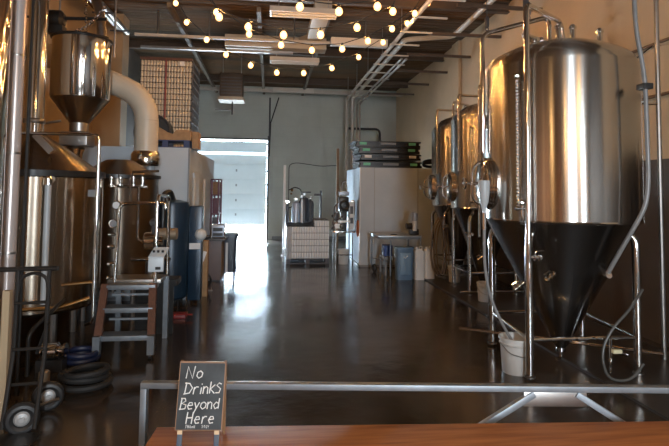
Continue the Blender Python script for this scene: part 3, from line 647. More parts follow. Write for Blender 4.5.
# rear cans on the left cold box
RX0, RY0, RZ = -2.93, 12.0, 2.78
h2 = .117; pc2 = None
tier_n = 16
tan_can = mat('tan_board_and_cans', (.62, .56, .46), .35, .35, .08, 20)
for tier in range(tier_n):
    z = RZ+tier*.1262
    if tier >= 4:
        for i in range(17):
            x = RX0+.033+i*.0657
            if pc2 is None: pc2 = can_proto(h2, 'drinks_can', tan_can, (x, RY0, z), 10); c = pc2
            else: c = pc2.copy(); C.objects.link(c); c.location = (x, RY0, z)
            tag(c, 'tan can, %s from the left in layer %s of the tall stack' % (ORD[i], ORD[tier]+' up'), 'can', 'cans in the tall stack')
    tag(MB().box(RX0-.01, RX0+1.13, RY0-.034, RY0+1.08, z+h2+.001, z+h2+.008).build('tier_sheet', mat('dark_board', (.05, .035, .025), .8)), 'dark board sheet over layer %s of the tall can stack at left' % (ORD[tier]+' up'), 'divider sheet', 'divider sheets of the tall stack')
m = MB()
for tier in range(tier_n):
    z = RZ+tier*.1262
    for i in range(17):
        for j in range(0, 16):
            if j == 0 and tier >= 4: continue
            if i < 16 and j > 1: continue
            m.lathe([(.0325, .002), (.0325, h2-.015), (.027, h2-.001)], (RX0+.033+i*.0657, RY0+j*.067, z), 7)
tag(m.build('packed_cans', tan_can), 'cans packed behind the front row of the tall stack at left', 'cans', kind='stuff')
pallet(RX0-.01, RX0+1.13, RY0-.04, RY0+1.08, RZ-.14, 'brown timber pallet under the tall can stack', timber)
fr = thing('top_frame', 'dark timber frame strapped on top of the tall can stack', 'frame', (RX0+.56, RY0+.5, RZ+tier_n*.1262))
ztf = RZ+tier_n*.1262+.002
for ya in (RY0-.04, RY0+.99): MB().box(RX0-.01, RX0+1.13, ya, ya+.09, ztf, ztf+.06).build('rail', redwood, fr)
for xa in (RX0-.01, RX0+1.04): MB().box(xa, xa+.09, RY0+.05, RY0+.99, ztf, ztf+.05).build('cross_rail', mat('dark_board', (.05, .035, .025), .8), fr)
MB().box(RX0+1.132, RX0+1.15, RY0-.04, RY0+1.08, RZ, ztf).build('side_board', dgrey, fr)
for k in range(12): MB().box(RX0+1.15, RX0+1.16, RY0-.04, RY0+1.08, RZ+.1+k*.17, RZ+.14+k*.17).build('slat', mat('brown_grey_paint', (.13, .105, .08), .7), fr)
for x in (RX0+.56,): MB().box(x-.02, x+.02, RY0-.05, RY0-.045, RZ, ztf).build('strap', mat('red_strap', (.22, .05, .04), .5), fr)
MB().box(RX0+.86, RX0+.96, RY0-.06, RY0-.05, ztf-.12, ztf-.02).build('paper_label', label_w, fr)

# ------------------------------------------------------------------ left cold box
lc = thing('cold_room', 'white panelled cold room at left with goods stored on its roof', 'cold room', (-2.2, 11, 0))
MB().box(-3.3, -1.41, 9.3, 13.4, .02, 2.62).build('shell', white_panel, lc)
MB().box(-3.3, -1.40, 9.28, 9.3, .0, .06).build('kick_strip', mgrey, lc)
MB().box(-1.425, -1.40, 9.285, 9.32, .02, 2.62).build('corner_trim', mgrey, lc)
dr = MB().box(-1.41, -1.375, 9.75, 10.75, .08, 2.2, bev=.008).build('door', white_panel, lc)
MB().tube([(-1.35, 9.9, 1.0), (-1.33, 9.9, 1.05), (-1.33, 9.9, 1.25), (-1.35, 9.9, 1.3)], .015, 8, .02).build('handle', chrome, dr)
for y, lb in ((9.5, 'nearer'), (10.95, 'farther')): tag(MB().tube([(-1.34, y, .02), (-1.34, y, 2.1)], .022).build('standpipe', pipe_w), lb + ' white standpipe against the left cold room', 'pipe')
# roof goods
pallet(-2.25, -1.42, 9.36, 9.9, 2.622, 'blue plastic pallet on the front roof edge of the left cold room', mat('navy_plastic', (.02, .035, .11), .5))
m = MB(); prev = [(-2.35, 2.76), (-2.35, 2.94), (-2.15, 2.99), (-1.95, 2.98), (-1.82, 2.90), (-1.72, 2.87), (-1.66, 2.94), (-1.50, 2.95), (-1.40, 2.93), (-1.40, 2.76)]
m.prism([(x, 9.40, z) for x, z in prev], (0, .45, 0)); tag(m.build('cardboard_carton', card), 'torn brown cardboard carton lying on the blue pallet', 'carton')
tag(MB().box(-1.39, -1.28, 9.45, 9.8, 2.62, 2.92, bev=.005).build('brown_box', card), 'small brown box at the right corner of the cold room roof', 'box')
dm = thing('black_drum', 'round black drum lying on the cold room roof behind the carton', 'drum', (-2.15, 10.2, 2.62))
MB().lathe([(.30, 0), (.33, .02), (.33, .38), (.30, .4)], (-2.2, 10.0, 3.16-.2), 28, (0, 1, 0)).build('shell', blackplas, dm)
MB().torus((-2.2, 10.0, 2.96), .33, .012, (0, 1, 0), 32, 6).build('rim', dgrey, dm)
MB().box(-2.35, -2.05, 10.02, 10.38, 2.622, 2.70).build('chock', timber, dm)

# blue tank, duct, goods
bt = thing('blue_tank', 'tall dark blue round tank in front of the left cold room', 'tank', (-1.62, 8.9, 0))
MB().lathe([(.24, .10), (.28, .14), (.28, 1.62), (.265, 1.68), (.1, 1.72)], (-1.62, 9.0, 0), 32).build('shell', bluetank, bt)
for a in (.8, 2.4, 4.0, 5.5): MB().tube([(-1.62+.23*math.cos(a), 9.0+.23*math.sin(a), 0), (-1.62+.23*math.cos(a), 9.0+.23*math.sin(a), .15)], .022).build('leg', blackmet, bt)
MB().tube([(-1.70, 8.67, .4), (-1.70, 8.67, 1.82), (-1.62, 8.8, 1.86), (-1.60, 9.0, 1.70)], .045, 12, .08).build('pipe', blackplas, bt)
bc = thing('blue_cabinet', 'narrow dark blue cabinet right behind the blue tank', 'cabinet', (-1.28, 9.1, 0))
MB().box(-1.34, -1.12, 8.98, 9.22, .05, 1.62, bev=.03).build('body', bluetank, bc)
MB().box(-1.32, -1.14, 8.965, 8.98, .9, 1.0).build('label_plate', label_w, bc)
MB().ball((-1.14, 9.0, 1.14), .10, 14).build('gauge', whiteplas, bc)
for x in (-1.31, -1.15): MB().box(x-.02, x+.02, 9.0, 9.2, 0, .06).build('foot', blackmet, bc)
tag(MB().box(-1.30, -1.08, 9.55, 9.72, 0, .98, bev=.005).build('tall_carton', card), 'tall brown carton leaning between the blue cabinet and the laminate cabinet', 'carton')
tag(MB().box(-1.18, -1.12, 9.542, 9.551, .62, .80, rot=Matrix.Rotation(.3, 3, 'Y')).build('paper_sheet', label_w), 'tan paper sheet stuck on the tall carton', 'paper')
# cabinet with printer
dk = thing('laminate_cabinet', 'grey brown laminate cabinet in the aisle beyond the blue tank', 'cabinet', (-1.28, 11.3, 0))
MB().box(-1.35, -.98+.0, 11.06, 11.7, .03, .84, bev=.006).build('body', grey_lam, dk)
MB().box(-1.37, -.90, 11.0, 11.75, .84, .88, bev=.006).build('top', dgrey, dk)
MB().box(-.978, -.965, 11.1, 11.65, .08, .8).build('door', timber, dk)
MB().box(-1.33, -1.0, 11.1, 11.66, 0, .03).build('plinth', dgrey, dk)
pn = thing('label_printer', 'blue and silver bench machine standing on the laminate cabinet', 'machine', (-1.05, 11.3, .88))
MB().box(-1.20, -.93, 11.15, 11.5, .90, 1.16, bev=.02).build('casing', mat('light_grey_metal', (.35, .40, .48), .35, .3), pn)
MB().box(-1.165, -.965, 11.13, 11.155, .93, .99).box(-1.165, -.965, 11.13, 11.155, 1.03, 1.1).build('slot', blackplas, pn)
MB().box(-1.21, -.92, 11.14, 11.51, .88, .905).box(-1.22, -1.19, 11.12, 11.5, .88, 1.17).box(-.94, -.91, 11.12, 11.5, .88, 1.17).build('frame', chrome, pn)
tag(MB().ball((-1.28, 11.2, .91), .06, 10, (1.4, 1, .6)).build('dark_cloth', dgrey), 'dark cloth bundle on the laminate cabinet left of the machine', 'cloth')
rb = thing('wheeled_bin', 'dark wheeled bin with a pale stripe right of the laminate cabinet', 'bin', (-.88, 12, 0))
MB().rbox(-1.05, -.72, 11.85, 12.3, .06, .84, .06, taper=.85).build('body', mat('dark_blue_grey', (.035, .05, .075), .4), rb)
MB().rbox(-1.08, -.69, 11.82, 12.34, .84, .91, .08).build('lid', mat('dark_blue_grey2', (.04, .06, .09), .35), rb)
MB().box(-.955, -.905, 11.845, 11.885, .06, .72).build('stripe', whiteplas, rb)
for x in (-1.02, -.78): MB().lathe([(.06, -.02), (.06, .02)], (x, 12.2, .06), 14, (1, 0, 0)).build('wheel', blackrub, rb)
sh = thing('shelf_rack', 'tall narrow dark rack with stacked goods against the left cold room side', 'rack', (-1.2, 12.6, 0))
for (x, y) in ((-1.37, 12.6), (-1.21, 12.6), (-1.37, 13.3), (-1.21, 13.3)): MB().box(x-.02, x+.02, y-.02, y+.02, 0, 2.15).build('post', purple, sh)
for z in (.3, .8, 1.3, 1.75, 2.12): MB().box(-1.38, -1.20, 12.58, 13.32, z, z+.03).build('shelf', purple, sh)
for z, h, m_, lb in ((1.33, .36, purple, 'maroon box on the upper shelf of the narrow rack'), (.83, .40, dgrey, 'dark grey box on the middle shelf of the narrow rack'), (1.78, .3, timber, 'brown box on the highest shelf of the narrow rack'), (.33, .4, bluetank, 'navy box on the lowest shelf of the narrow rack')):
    tag(MB().box(-1.35, -1.22, 12.65, 13.25, z, z+h, bev=.01).build('storage_box', m_), lb, 'box')
ft = thing('floor_fan', 'small round floor fan by the foot of the tall carton', 'fan', (-1.2, 10.1, 0))
MB().torus((-1.22, 9.75+.3, .20), .15, .018, (0, 1, .2)).build('guard_ring', blackplas, ft)
m = MB()
for k in range(5):
    a = k*2*PI/5; m.box(-1.22-.03, -1.22+.03, 10.04, 10.05, .21, .34) if k == 0 else m.tube([(-1.22, 10.05, .20), (-1.22+.12*math.sin(a), 10.05, .20+.12*math.cos(a))], [.03, .045], 8)
m.build('blades', mgrey, ft)
MB().tube([(-1.38, 10.1, .015), (-1.38, 10.07, .2)], .01).tube([(-1.06, 10.1, .015), (-1.06, 10.07, .2)], .01).tube([(-1.40, 10.1, .012), (-1.04, 10.1, .012)], .012).build('stand', steel_dull, ft)
tag(MB().box(-1.55, -1.20, 7.95, 8.2, 0, .05, bev=.01).tube([(-1.5, 8.0, .06), (-1.1, 7.95, .06)], .012).build('red_dolly', mat('red_paint', (.2, .02, .02), .4)), 'flat red and steel tool lying on the floor by the blue tank', 'tool')

# cream exhaust duct
ed = thing('exhaust_duct', 'fat cream insulated exhaust duct bending down from the left wall', 'duct', (-2, 8.6, 2.3))
MB().tube([(-3.93, 9.0, 4.18), (-3.0, 8.97, 3.80), (-2.06, 8.95, 3.42), (-2.06, 8.95, 2.50)], .19, 28, .42).build('insulated_pipe', cream_pipe, ed)
for z in (2.72, 3.02): MB().lathe([(.187, z), (.19, z+.008), (.187, z+.016)], (-2.06, 8.95, 0), 28, cap=False).build('seam_band', duct_mat, ed)
MB().lathe([(.20, 2.52), (.235, 2.47), (.25, 2.42), (.25, 2.30), (.235, 2.27)], (-2.06, 8.95, 0), 32).build('steel_cap', chrome, ed)
MB().tube([(-2.0, 9.02, 2.28), (-2.0, 9.02, 1.2)], .08, 18).build('inner_pipe', frost, ed)
MB().tube([(-2.2, 9.05, 2.28), (-2.2, 9.05, 1.35)], .05, 14).build('inner_pipe', steel_dull, ed)

# ------------------------------------------------------------------ brewhouse
k1 = thing('brew_kettle', 'large steel brew kettle with conical top at left', 'brew kettle', (-2.95, 6.9, 0))
K = (-2.95, 6.9, 0)
MB().lathe([(.77, .46), (.82, .50), (.82, 2.02), (.80, 2.03)], K, 80, cap=False).build('shell', steel_dark, k1)
MB().lathe([(.10, .36), (.79, .48)], K, 60).build('bottom_dish', steel_dark, k1)
MB().lathe([(.78, 2.03), (.845, 2.03), (.845, 2.10), (.8, 2.10)], K, 80).build('rim_band', blackmet, k1)
MB().lathe([(.81, 2.10), (.145, 2.56), (.12, 2.58)], K, 80).build('conical_top', steel_dark, k1)
MB().lathe([(.108, 2.56), (.108, ZC-.01)], K, 40).build('vent_stack', chrome, k1)
MB().lathe([(.12, 2.70), (.125, 2.71), (.125, 2.75), (.12, 2.76)], K, 40).build('stack_collar', steel_dull, k1)
MB().box(-2.68, -2.60, 6.42, 6.48, 2.28, 2.56, rot=Matrix.Rotation(-.75, 3, 'Y')).build('manway_hinge', steel_dull, k1)
for a in (-.7, -2.2, .9, 2.4): MB().tube([(K[0]+.62*math.cos(a), K[1]+.62*math.sin(a), 0), (K[0]+.62*math.cos(a), K[1]+.62*math.sin(a), .6)], .045).build('leg', steel_dull, k1)
MB().tube([(-2.45, 6.24, 2.0), (-2.45, 6.14, 1.95), (-2.45, 6.14, .62)], .035, 12, .04).build('sight_tube', frost, k1)
MB().lathe([(.045, 1.93), (.045, 2.0), (.02, 2.03)], (-2.45, 6.14, 0), 14).build('sight_tube_cap', chrome, k1)
MB().tube([(-2.8, 6.0, 2.49), (-1.88, 6.0, 2.49), (-1.88, 6.0, .45), (-2.05, 6.3, .35)], .018, 12, .07).build('steam_pipe', chrome, k1)
for z in (1.9, 1.55, 1.2, .86): MB().lathe([(.03, z), (.03, z+.025)], (-1.88, 6.0, 0), 12).build('clamp', chrome, k1)
MB().tube([(-2.62, 5.95, .60), (-2.2, 5.95, .62), (-1.92, 6.0, .71)], .022, 12, .1).build('front_pipe', brass, k1)
MB().tube([(-2.2, 5.95, .86), (-1.88, 6.0, .88)], .016).build('front_pipe', brass, k1)
m = MB()
for a in (-.55,): m.box(-2.08, -2.0, 6.30, 6.4, 1.80, 1.88)
m.build('control_tag', mgrey, k1)

k2 = thing('mash_tun', 'darker steel mash tun standing behind the brew kettle', 'mash tun', (-2.30, 8.33, 0))
K2 = (-2.30, 8.33, 0)
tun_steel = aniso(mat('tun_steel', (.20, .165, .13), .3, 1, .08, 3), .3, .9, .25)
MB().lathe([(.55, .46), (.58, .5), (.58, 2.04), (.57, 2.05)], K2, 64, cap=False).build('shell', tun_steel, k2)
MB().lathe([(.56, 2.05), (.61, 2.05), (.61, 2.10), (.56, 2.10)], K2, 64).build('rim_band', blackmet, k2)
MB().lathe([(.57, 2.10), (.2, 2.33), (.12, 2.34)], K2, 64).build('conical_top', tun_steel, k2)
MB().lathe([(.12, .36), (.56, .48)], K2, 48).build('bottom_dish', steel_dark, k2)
for a in (-.8, -2.3, .8, 2.3): MB().tube([(K2[0]+.5*math.cos(a), K2[1]+.5*math.sin(a), 0), (K2[0]+.5*math.cos(a), K2[1]+.5*math.sin(a), .6)], .04).build('leg', steel_dull, k2)
pm = thing('pipe_manifold', 'cluster of steel pipes, valves and dials on the front of the mash tun', 'manifold', (-1.85, 7.2, 0))
MB().tube([(-2.12, 7.2, 1.93), (-1.62, 7.2, 1.92)], .02).build('header_pipe', chrome, pm)
MB().tube([(-1.84, 7.2, 1.7), (-1.84, 7.2, 2.12), (-1.50, 7.3, 2.14)], .018, 10, .05).build('riser', chrome, pm)
for x in (-2.08, -1.97, -1.80, -1.68): valve(pm, (x, 7.18, 1.93), (0, 0, 1), .13, hand=(0, -1, 0))
MB().tube([(-2.02, 7.2, 1.93), (-2.02, 7.2, .5)], .017).build('riser', steel_dull, pm)
MB().tube([(-1.72, 7.15, 1.92), (-1.72, 7.15, 1.22), (-1.52, 7.1, 1.20)], .016, 10, .06).build('riser', chrome, pm)
for z, x in ((1.68, -1.99), (1.44, -2.02)):
    g_ = MB().lathe([(.055, 0), (.06, .02), (.055, .035)], (x, 7.15, z), 20, (0, -1, 0)).build('pressure_dial', chrome, pm)
    MB().lathe([(.046, 0), (.046, .003)], (x, 7.112, z), 20, (0, -1, 0)).build('dial_face', mgrey if z < 1.5 else label_w, g_)
for z in (1.30, 1.14, .92, .74): valve(pm, (-2.08, 7.12, z), (1, 0, 0), .13, hand=(0, -1, .2))
# pump assembly
pp = thing('transfer_pump', 'steel transfer pump with piping standing behind the platform steps', 'pump', (-1.45, 7.1, 0))
MB().lathe([(.10, -.12), (.115, -.1), (.115, .02), (.06, .05), (.06, .12)], (-1.50, 7.1, 1.22), 22, (1, 0, 0)).build('housing', chrome, pp)
MB().tube([(-1.50, 7.1, 1.30), (-1.50, 7.08, 1.42)], .03).ball((-1.49, 7.08, 1.46), .07, 10, (1, 1, .8)).build('motor', dgrey, pp)
MB().tube([(-1.48, 7.05, 1.12), (-1.48, 7.05, .1)], .022).build('drop_pipe', chrome, pp)
MB().tube([(-1.78, 7.1, .98), (-1.28, 7.1, .98)], .025).build('cross_pipe', chrome, pp)
MB().box(-1.75, -1.2, 7.15, 7.5, .62, .70).box(-1.72, -1.24, 7.15, 7.19, 0, .62).build('stand', blackmet, pp)
MB().lathe([(.09, .70), (.09, .92), (.05, .95)], (-1.55, 7.3, 0), 18).build('tank', steel_dull, pp)
MB().lathe([(.07, -.14), (.08, -.13), (.08, .13), (.07, .14)], (-1.40, 7.45, 1.28), 22, (1, 0, 0)).build('heat_exchanger', mat('tan_metal', (.25, .19, .13), .5, .4), pp)
cb = thing('control_box', 'pale grey control box with buttons mounted at the platform handrail', 'control box', (-1.26, 6.3, .95))
cm_ = Matrix.Rotation(.12, 3, 'Z')
MB().box(-1.37, -1.20, 6.20, 6.30, .95, 1.11, rot=cm_, bev=.012).build('casing', mat('pale_grey_enamel', (.50, .56, .60), .4), cb)
MB().prism([(-1.365, 6.20, 1.11), (-1.195, 6.20, 1.11), (-1.165, 6.36, 1.20), (-1.335, 6.36, 1.20)], (0, 0, .015)).build('lid', mat('pale_grey_enamel', (.5, .56, .6), .4), cb)
MB().box(-1.28, -1.225, 6.178, 6.20, .98, 1.01).build('display', blackplas, cb)
for x in (-1.32, -1.27, -1.22): MB().lathe([(.014, 0), (.014, .025)], (x, 6.27, 1.165), 10).build('button', blackplas, cb)

# platform steps
pf = thing('platform_steps', 'rolling step platform with red brown sides and steel treads', 'step platform', (-1.62, 6.4, 0))
for (x0, x1, xb) in ((-1.90, -1.88, 1), (-1.36, -1.30, 1)):
    dx = -.0
    MB().prism([(x0-.035, 6.42, .78), (x0+.045, 6.42, .78), (x1+.045, 6.12, .17), (x1-.035, 6.12, .17)], (0, .05, 0)).build('side_rail', redwood, pf)
    MB().box(x1-.03, x1+.045, 6.10, 6.17, .05, .26).build('leg', galv, pf)
    MB().lathe([(.03, -.015), (.03, .015)], (x1, 6.13, .032), 14, (1, 0, 0)).build('caster', blackrub, pf)
    MB().box(x1-.03, x1+.03, 6.95, 7.01, .0, .78).build('leg', galv, pf)
for z, y in ((.74, 6.40), (.50, 6.29), (.22, 6.16)):
    MB().box(-1.87, -1.32, y, y+.22, z-.025, z+.03, bev=.004).build('tread', galv, pf)
for z, y in ((.64, 6.52), (.37, 6.45)): MB().box(-1.84, -1.34, y, y+.03, z-.012, z+.012).build('back_bar', galv, pf)
MB().box(-1.92, -1.30, 6.6, 7.02, .75, .80, bev=.005).build('platform', steel_dull, pf)
MB().tube([(-1.79, 6.44, .80), (-1.76, 6.44, 1.72), (-1.24, 6.46, 1.735), (-1.24, 6.46, 1.66)], .021, 12, .08).build('handrail', chrome, pf)
MB().tube([(-1.325, 6.40, .80), (-1.32, 6.40, 1.82), (-1.30, 7.0, 1.80), (-1.30, 7.0, .80)], .021, 12, .08).build('handrail', chrome, pf)

# grist case
hp = thing('grist_hopper', 'polished steel grist hopper hanging above the kettles', 'hopper', (-2.85, 8.0, 2.6))
H0 = (-2.78, 7.95, 0)
MB().lathe([(.39, 3.19), (.40, 3.21), (.40, 4.06), (.39, 4.07)], H0, 72, cap=False).build('shell', chrome, hp)
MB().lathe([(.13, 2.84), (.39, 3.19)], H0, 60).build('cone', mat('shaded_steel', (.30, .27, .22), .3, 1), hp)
MB().torus((H0[0], H0[1], 4.07), .40, .022, n=60).build('rim', blackmet, hp)
MB().lathe([(.375, 4.04), (.38, 4.05), (.2, 4.09), (.1, 4.10)], H0, 48).build('lid', steel_dull, hp)
MB().lathe([(.11, 2.70), (.13, 2.72), (.13, 2.86), (.11, 2.88)], H0, 24).build('outlet_gate', steel_dull, hp)
MB().tube([(-3.0, 7.85, 2.86), (-3.16, 7.7, 2.80), (-3.2, 7.7, 2.84)], .02, 8).build('gate_handle', steel_dull, hp)
MB().box(-2.98, -2.60, 7.75, 8.1, 2.50, 2.70, bev=.02).build('feed_box', steel_dull, hp)
MB().lathe([(.09, 2.30), (.10, 2.38), (.13, 2.46), (.10, 2.51)], (-2.80, 7.9, 0), 22).build('spout', chrome, hp)
for (x, y) in ((-3.17, 8.1), (-2.40, 8.20)): MB().tube([(x, y, 3.9), (x, y, 5.94)], .016, 8).build('support_rod', steel_dull, hp)
mo = thing('auger_motor', 'black auger motor mounted above the hopper rim', 'motor', (-3.12, 7.8, 4.25))
MB().lathe([(.10, -.16), (.13, -.13), (.13, .1), (.08, .14)], (-3.12, 7.8, 4.32), 22, (1, 0, 0)).build('casing', blackmet, mo)
MB().box(-3.2, -2.98, 7.72, 7.88, 4.10, 4.22).build('mount', blackmet, mo)
MB().tube([(-3.9, 7.8, 4.34), (-3.2, 7.8, 4.34)], .018).tube([(-2.98, 7.8, 4.34), (-2.4, 7.8, 4.36)], .025).build('shaft', blackmet, mo)
ag = thing('auger_tube', 'dark slanting auger tube feeding the hopper from above', 'auger', (-2.6, 8.2, 4.3))
MB().tube([(-2.55, 8.1, 4.14), (-2.62, 8.15, 4.6), (-3.2, 8.6, 5.85)], .07, 16, .1).build('tube', steel_dull, ag)
MB().lathe([(.095, 0), (.095, .06)], (-2.55, 8.1, 4.12), 20).build('flange', blackmet, ag)
ch = MB()
for k in range(26):
    z = 4.12+k*.062
    ch.torus((-2.62+.01*math.sin(k), 7.6, z), .020, .007, (1, 0, 0) if k % 2 else (0, 1, 0), 8, 5)
tag(ch.build('hoist_chain', chrome), 'shiny chain hanging down into the hopper', 'chain')
ch = MB()
for k in range(14): ch.torus((-2.72+.028*k, 7.55, 4.10+.10*(k/6)**1.6), .020, .007, (0, 1, 0) if k % 2 else (0, 0, 1), 8, 5)
tag(ch.build('slack_chain', chrome), 'slack loop of chain lying across the hopper rim', 'chain')

# left foreground columns
fv = thing('steel_vessel', 'tall golden reflecting steel vessel cut off by the left edge', 'vessel', (-2.42, 4.6, 0))
MB().lathe([(.36, .5), (.40, .54), (.40, 5.4), (.36, 5.5)], (-2.62, 4.6, 0), 60).build('shell', chrome, fv)
for a in (-.7, -2.4, .8, 2.4): MB().tube([(-2.62+.32*math.cos(a), 4.6+.32*math.sin(a), 0), (-2.62+.32*math.cos(a), 4.6+.32*math.sin(a), .6)], .03).build('leg', steel_dull, fv)
ip = thing('insulated_riser', 'pale jacketed riser pipe standing in front of the brew kettle', 'pipe', (-2.29, 5.0, 0))
MB().lathe([(.062, .1), (.062, ZC-.02)], (-2.33, 5.05, 0), 28).build('jacket', mat('pale_jacketing', (.52, .45, .42), .25, .3), ip)
MB().lathe([(.04, 0), (.04, .12)], (-2.33, 5.05, 0), 18).build('pipe', steel_dull, ip)
for z in (1.3, 2.2, 3.1): MB().lathe([(.064, z), (.066, z+.01), (.064, z+.02)], (-2.33, 5.05, 0), 28, cap=False).build('band', steel_dull, ip)
tag(MB().tube([(-2.24, 5.12, .03), (-2.24, 5.12, ZC-.02)], .016).build('riser_conduit', blackmet), 'thin dark conduit right beside the pale riser pipe', 'conduit')
tag(MB().box(-2.13, -2.075, 4.55, 4.60, .03, 1.06).build('foam_board', mat('cream_foam', (.35, .27, .17), .8)), 'cream foam board leaning at the left edge behind the hand truck', 'board')

# hand truck
ht = thing('hand_truck', 'black steel hand truck standing at the left edge', 'hand truck', (-1.85, 4.4, 0))
hx0, hx1, hy = -1.99, -1.74, 4.45
for x in (hx0, hx1-.015): MB().tube([(x, hy-.12, .06), (x, hy+.02, .6), (x, hy+.04, 1.24)], .017, 10, .1).build('side_rail', blackmet, ht)
MB().tube([(hx0-.20, hy+.04, 1.24), (hx1+.05, hy+.04, 1.25)], .020).build('top_bar', blackmet, ht)
MB().tube([(hx0, hy+.04, 1.02), (hx0+.02, hy+.04, 1.18), (hx0+.125, hy+.04, 1.22), (hx1-.03, hy+.04, 1.18), (hx1-.015, hy+.04, 1.0)], .014, 10, .08).build('arched_handle', blackmet, ht)
for z in (.35, .62, .98): MB().tube([(hx0, hy, z), (hx1-.015, hy, z+.01)], .013).build('cross_bar', blackmet, ht)
MB().tube([(hx0+.14, hy+.1, .56), (hx1+.0, hy+.02, .82)], .012).build('strut', blackmet, ht)
MB().box(hx0-.06, hx1+.04, hy-.33, hy-.12, .02, .032).build('toe_plate', blackmet, ht)
MB().tube([(-1.98, 4.42, .13), (-1.73, 4.72, .13)], .012).build('axle', steel_dull, ht)
for (x, y) in ((-1.86, 4.36), (-1.845, 4.80)):
    ax = (.35, -1, 0)
    wl = MB().torus((x, y, .125), .09, .035, ax, 28, 10).build('wheel', blackrub, ht)
    MB().lathe([(.062, -.012), (.066, 0), (.045, .02), (.02, .025), (.02, .035)], (x, y, .125), 24, ax).build('hub', mat('grey_hub', (.34, .34, .34), .45, .3), wl)
# floor clutter left
tag(MB().torus((-1.72, 5.35, .05), .22, .03, (0, 0, 1)).torus((-1.75, 5.38, .10), .20, .03, (.06, .05, 1)).torus((-1.71, 5.34, .15), .18, .03, (-.08, .05, 1)).build('coiled_black_hose', hose_dark), 'pile of coiled black hose on the floor by the hand truck', 'hose')
tag(MB().torus((-2.02, 6.1, .045), .17, .03).torus((-2.02, 6.1, .10), .155, .03, (.05, 0, 1)).build('coiled_blue_hose', mat('dark_blue_hose', (.008, .014, .045), .5)), 'dark blue hose coiled on the floor in front of the brew kettle', 'hose')
sp = thing('floor_pump', 'small steel pump on the floor under the brew kettle', 'pump', (-2.2, 5.9, 0))
MB().lathe([(.05, -.12), (.085, -.10), (.085, .05), (.05, .07), (.05, .11), (.07, .11), (.07, .13)], (-2.22, 5.85, .20), 20, (1, 0, .05)).build('body', chrome, sp)
MB().box(-2.36, -2.1, 5.78, 5.92, 0, .12).build('base', blackmet, sp)
tag(MB().tube([(-2.36, 5.6, .03), (-2.36, 5.6, .45), (-2.18, 6.0, .70)], .02, 12, .08).build('diagonal_brace', blackmet), 'dark diagonal pipe brace under the brew kettle', 'brace')
tag(MB().lathe([(.05, .0), (.05, .13), (.03, .15)], (-2.12, 5.4, 0), 16).build('metal_canister', mat('tan_metal', (.25, .19, .13), .5, .4)), 'small tan canister on the floor behind the hand truck', 'canister')

# ------------------------------------------------------------------ things behind the can pallet
def gas_cylinder(x, y, r, h, mm, label):
    t = thing('gas_cylinder', label, 'gas cylinder', (x, y, 0), 'cylinders behind the can pallet')
    MB().lathe([(r*.92, 0), (r, .02), (r, h-.12), (r*.8, h-.04), (r*.3, h), (r*.25, h+.03)], (x, y, 0), 22).build('body', mm, t)
    MB().tube([(x, y, h+.02), (x, y, h+.10)], .018).tube([(x-.05, y, h+.08), (x+.06, y, h+.08)], .014).build('valve', chrome, t)
gas_cylinder(.74, 14.85, .12, 1.58, mat('silver_paint', (.42, .46, .52), .35, .4), 'silver gas cylinder standing left in the group behind the can pallet')
gas_cylinder(.98, 14.95, .14, 1.72, mat('black_cyl', (.03, .03, .035), .35, .2), 'black gas cylinder in the middle of the group behind the can pallet')
gas_cylinder(1.17, 15.2, .11, 1.62, dgrey, 'dark grey gas cylinder right in the group behind the can pallet')
gas_cylinder(.90, 14.72, .035, 1.66, mat('white_cyl', (.75, .78, .8), .3), 'slim white gas cylinder in front of the black one')
gas_cylinder(.50, 14.9, .05, 1.5, dgrey, 'thin dark gas cylinder beside the white pole')
rg = thing('gas_regulator', 'loop of dark hose and regulator above the gas cylinders', 'regulator', (.7, 14.9, 1.8))
MB().tube([(.54, 14.85, 1.4), (.75, 14.85, 1.48), (.92, 14.85, 1.66), (.88, 14.85, 1.93), (.70, 14.85, 1.99), (.58, 14.85, 1.93), (.52, 14.85, 1.9)], .016, 8, .12).build('hose', blackrub, rg)
MB().ball((.62, 14.84, 1.90), .04, 10).ball((.60, 14.84, 1.80), .03, 10).build('dial', brass, rg)
MB().tube([(.86, 14.85, 1.85), (1.16, 14.85, 1.85)], .018).build('bar', dgrey, rg)
st = thing('machine_post', 'thin dark post with a crossbar behind the can pallet', 'post', (1.5, 15.2, 0))
MB().tube([(1.48, 15.2, .0), (1.48, 15.2, 1.9)], .03).build('upright', dgrey, st)
MB().tube([(1.28, 15.2, 1.78), (1.48, 15.2, 1.78)], .03).build('arm', dgrey, st)
MB().box(1.3, 1.66, 15.05, 15.35, 0, .04).build('foot', dgrey, st)
# canning machine
cmn = thing('canning_machine', 'canning machine of black and steel parts on a steel leg stand', 'canning machine', (1.95, 13.7, 0))
for (x, y) in ((1.70, 13.4), (2.15, 13.4), (1.70, 14.0), (2.15, 14.0)): MB().tube([(x, y, 0), (x, y, .82)], .02).build('leg', chrome, cmn)
for z in (.25,): MB().tube([(1.70, 13.4, z), (2.15, 13.4, z)], .014).tube([(1.7, 14, z), (2.15, 14, z)], .014).build('stretcher', chrome, cmn)
MB().box(1.62, 2.2, 13.34, 14.06, .82, .86, bev=.005).build('table_top', chrome, cmn)
MB().box(1.86, 2.0, 13.6, 13.8, .86, 1.35, bev=.02).build('column', dgrey, cmn)
for x in (1.78, 1.86, 1.98, 2.05): MB().tube([(x, 13.42, .86), (x, 13.42, 1.36)], .012).build('guide_rod', chrome, cmn)
MB().box(1.76, 2.08, 13.40, 13.5, 1.08, 1.13).build('cross_head', can_m, cmn)
MB().box(1.68, 1.80, 13.38, 13.5, .93, 1.05, bev=.01).build('actuator', can_m, cmn)
MB().box(1.66, 1.76, 13.4, 13.5, 1.12, 1.34, bev=.02).build('motor', blackmet, cmn)
MB().tube([(1.64, 13.4, .86), (1.66, 13.4, 1.5), (1.80, 13.42, 1.62)], .014, 8, .08).build('air_line', chrome, cmn)
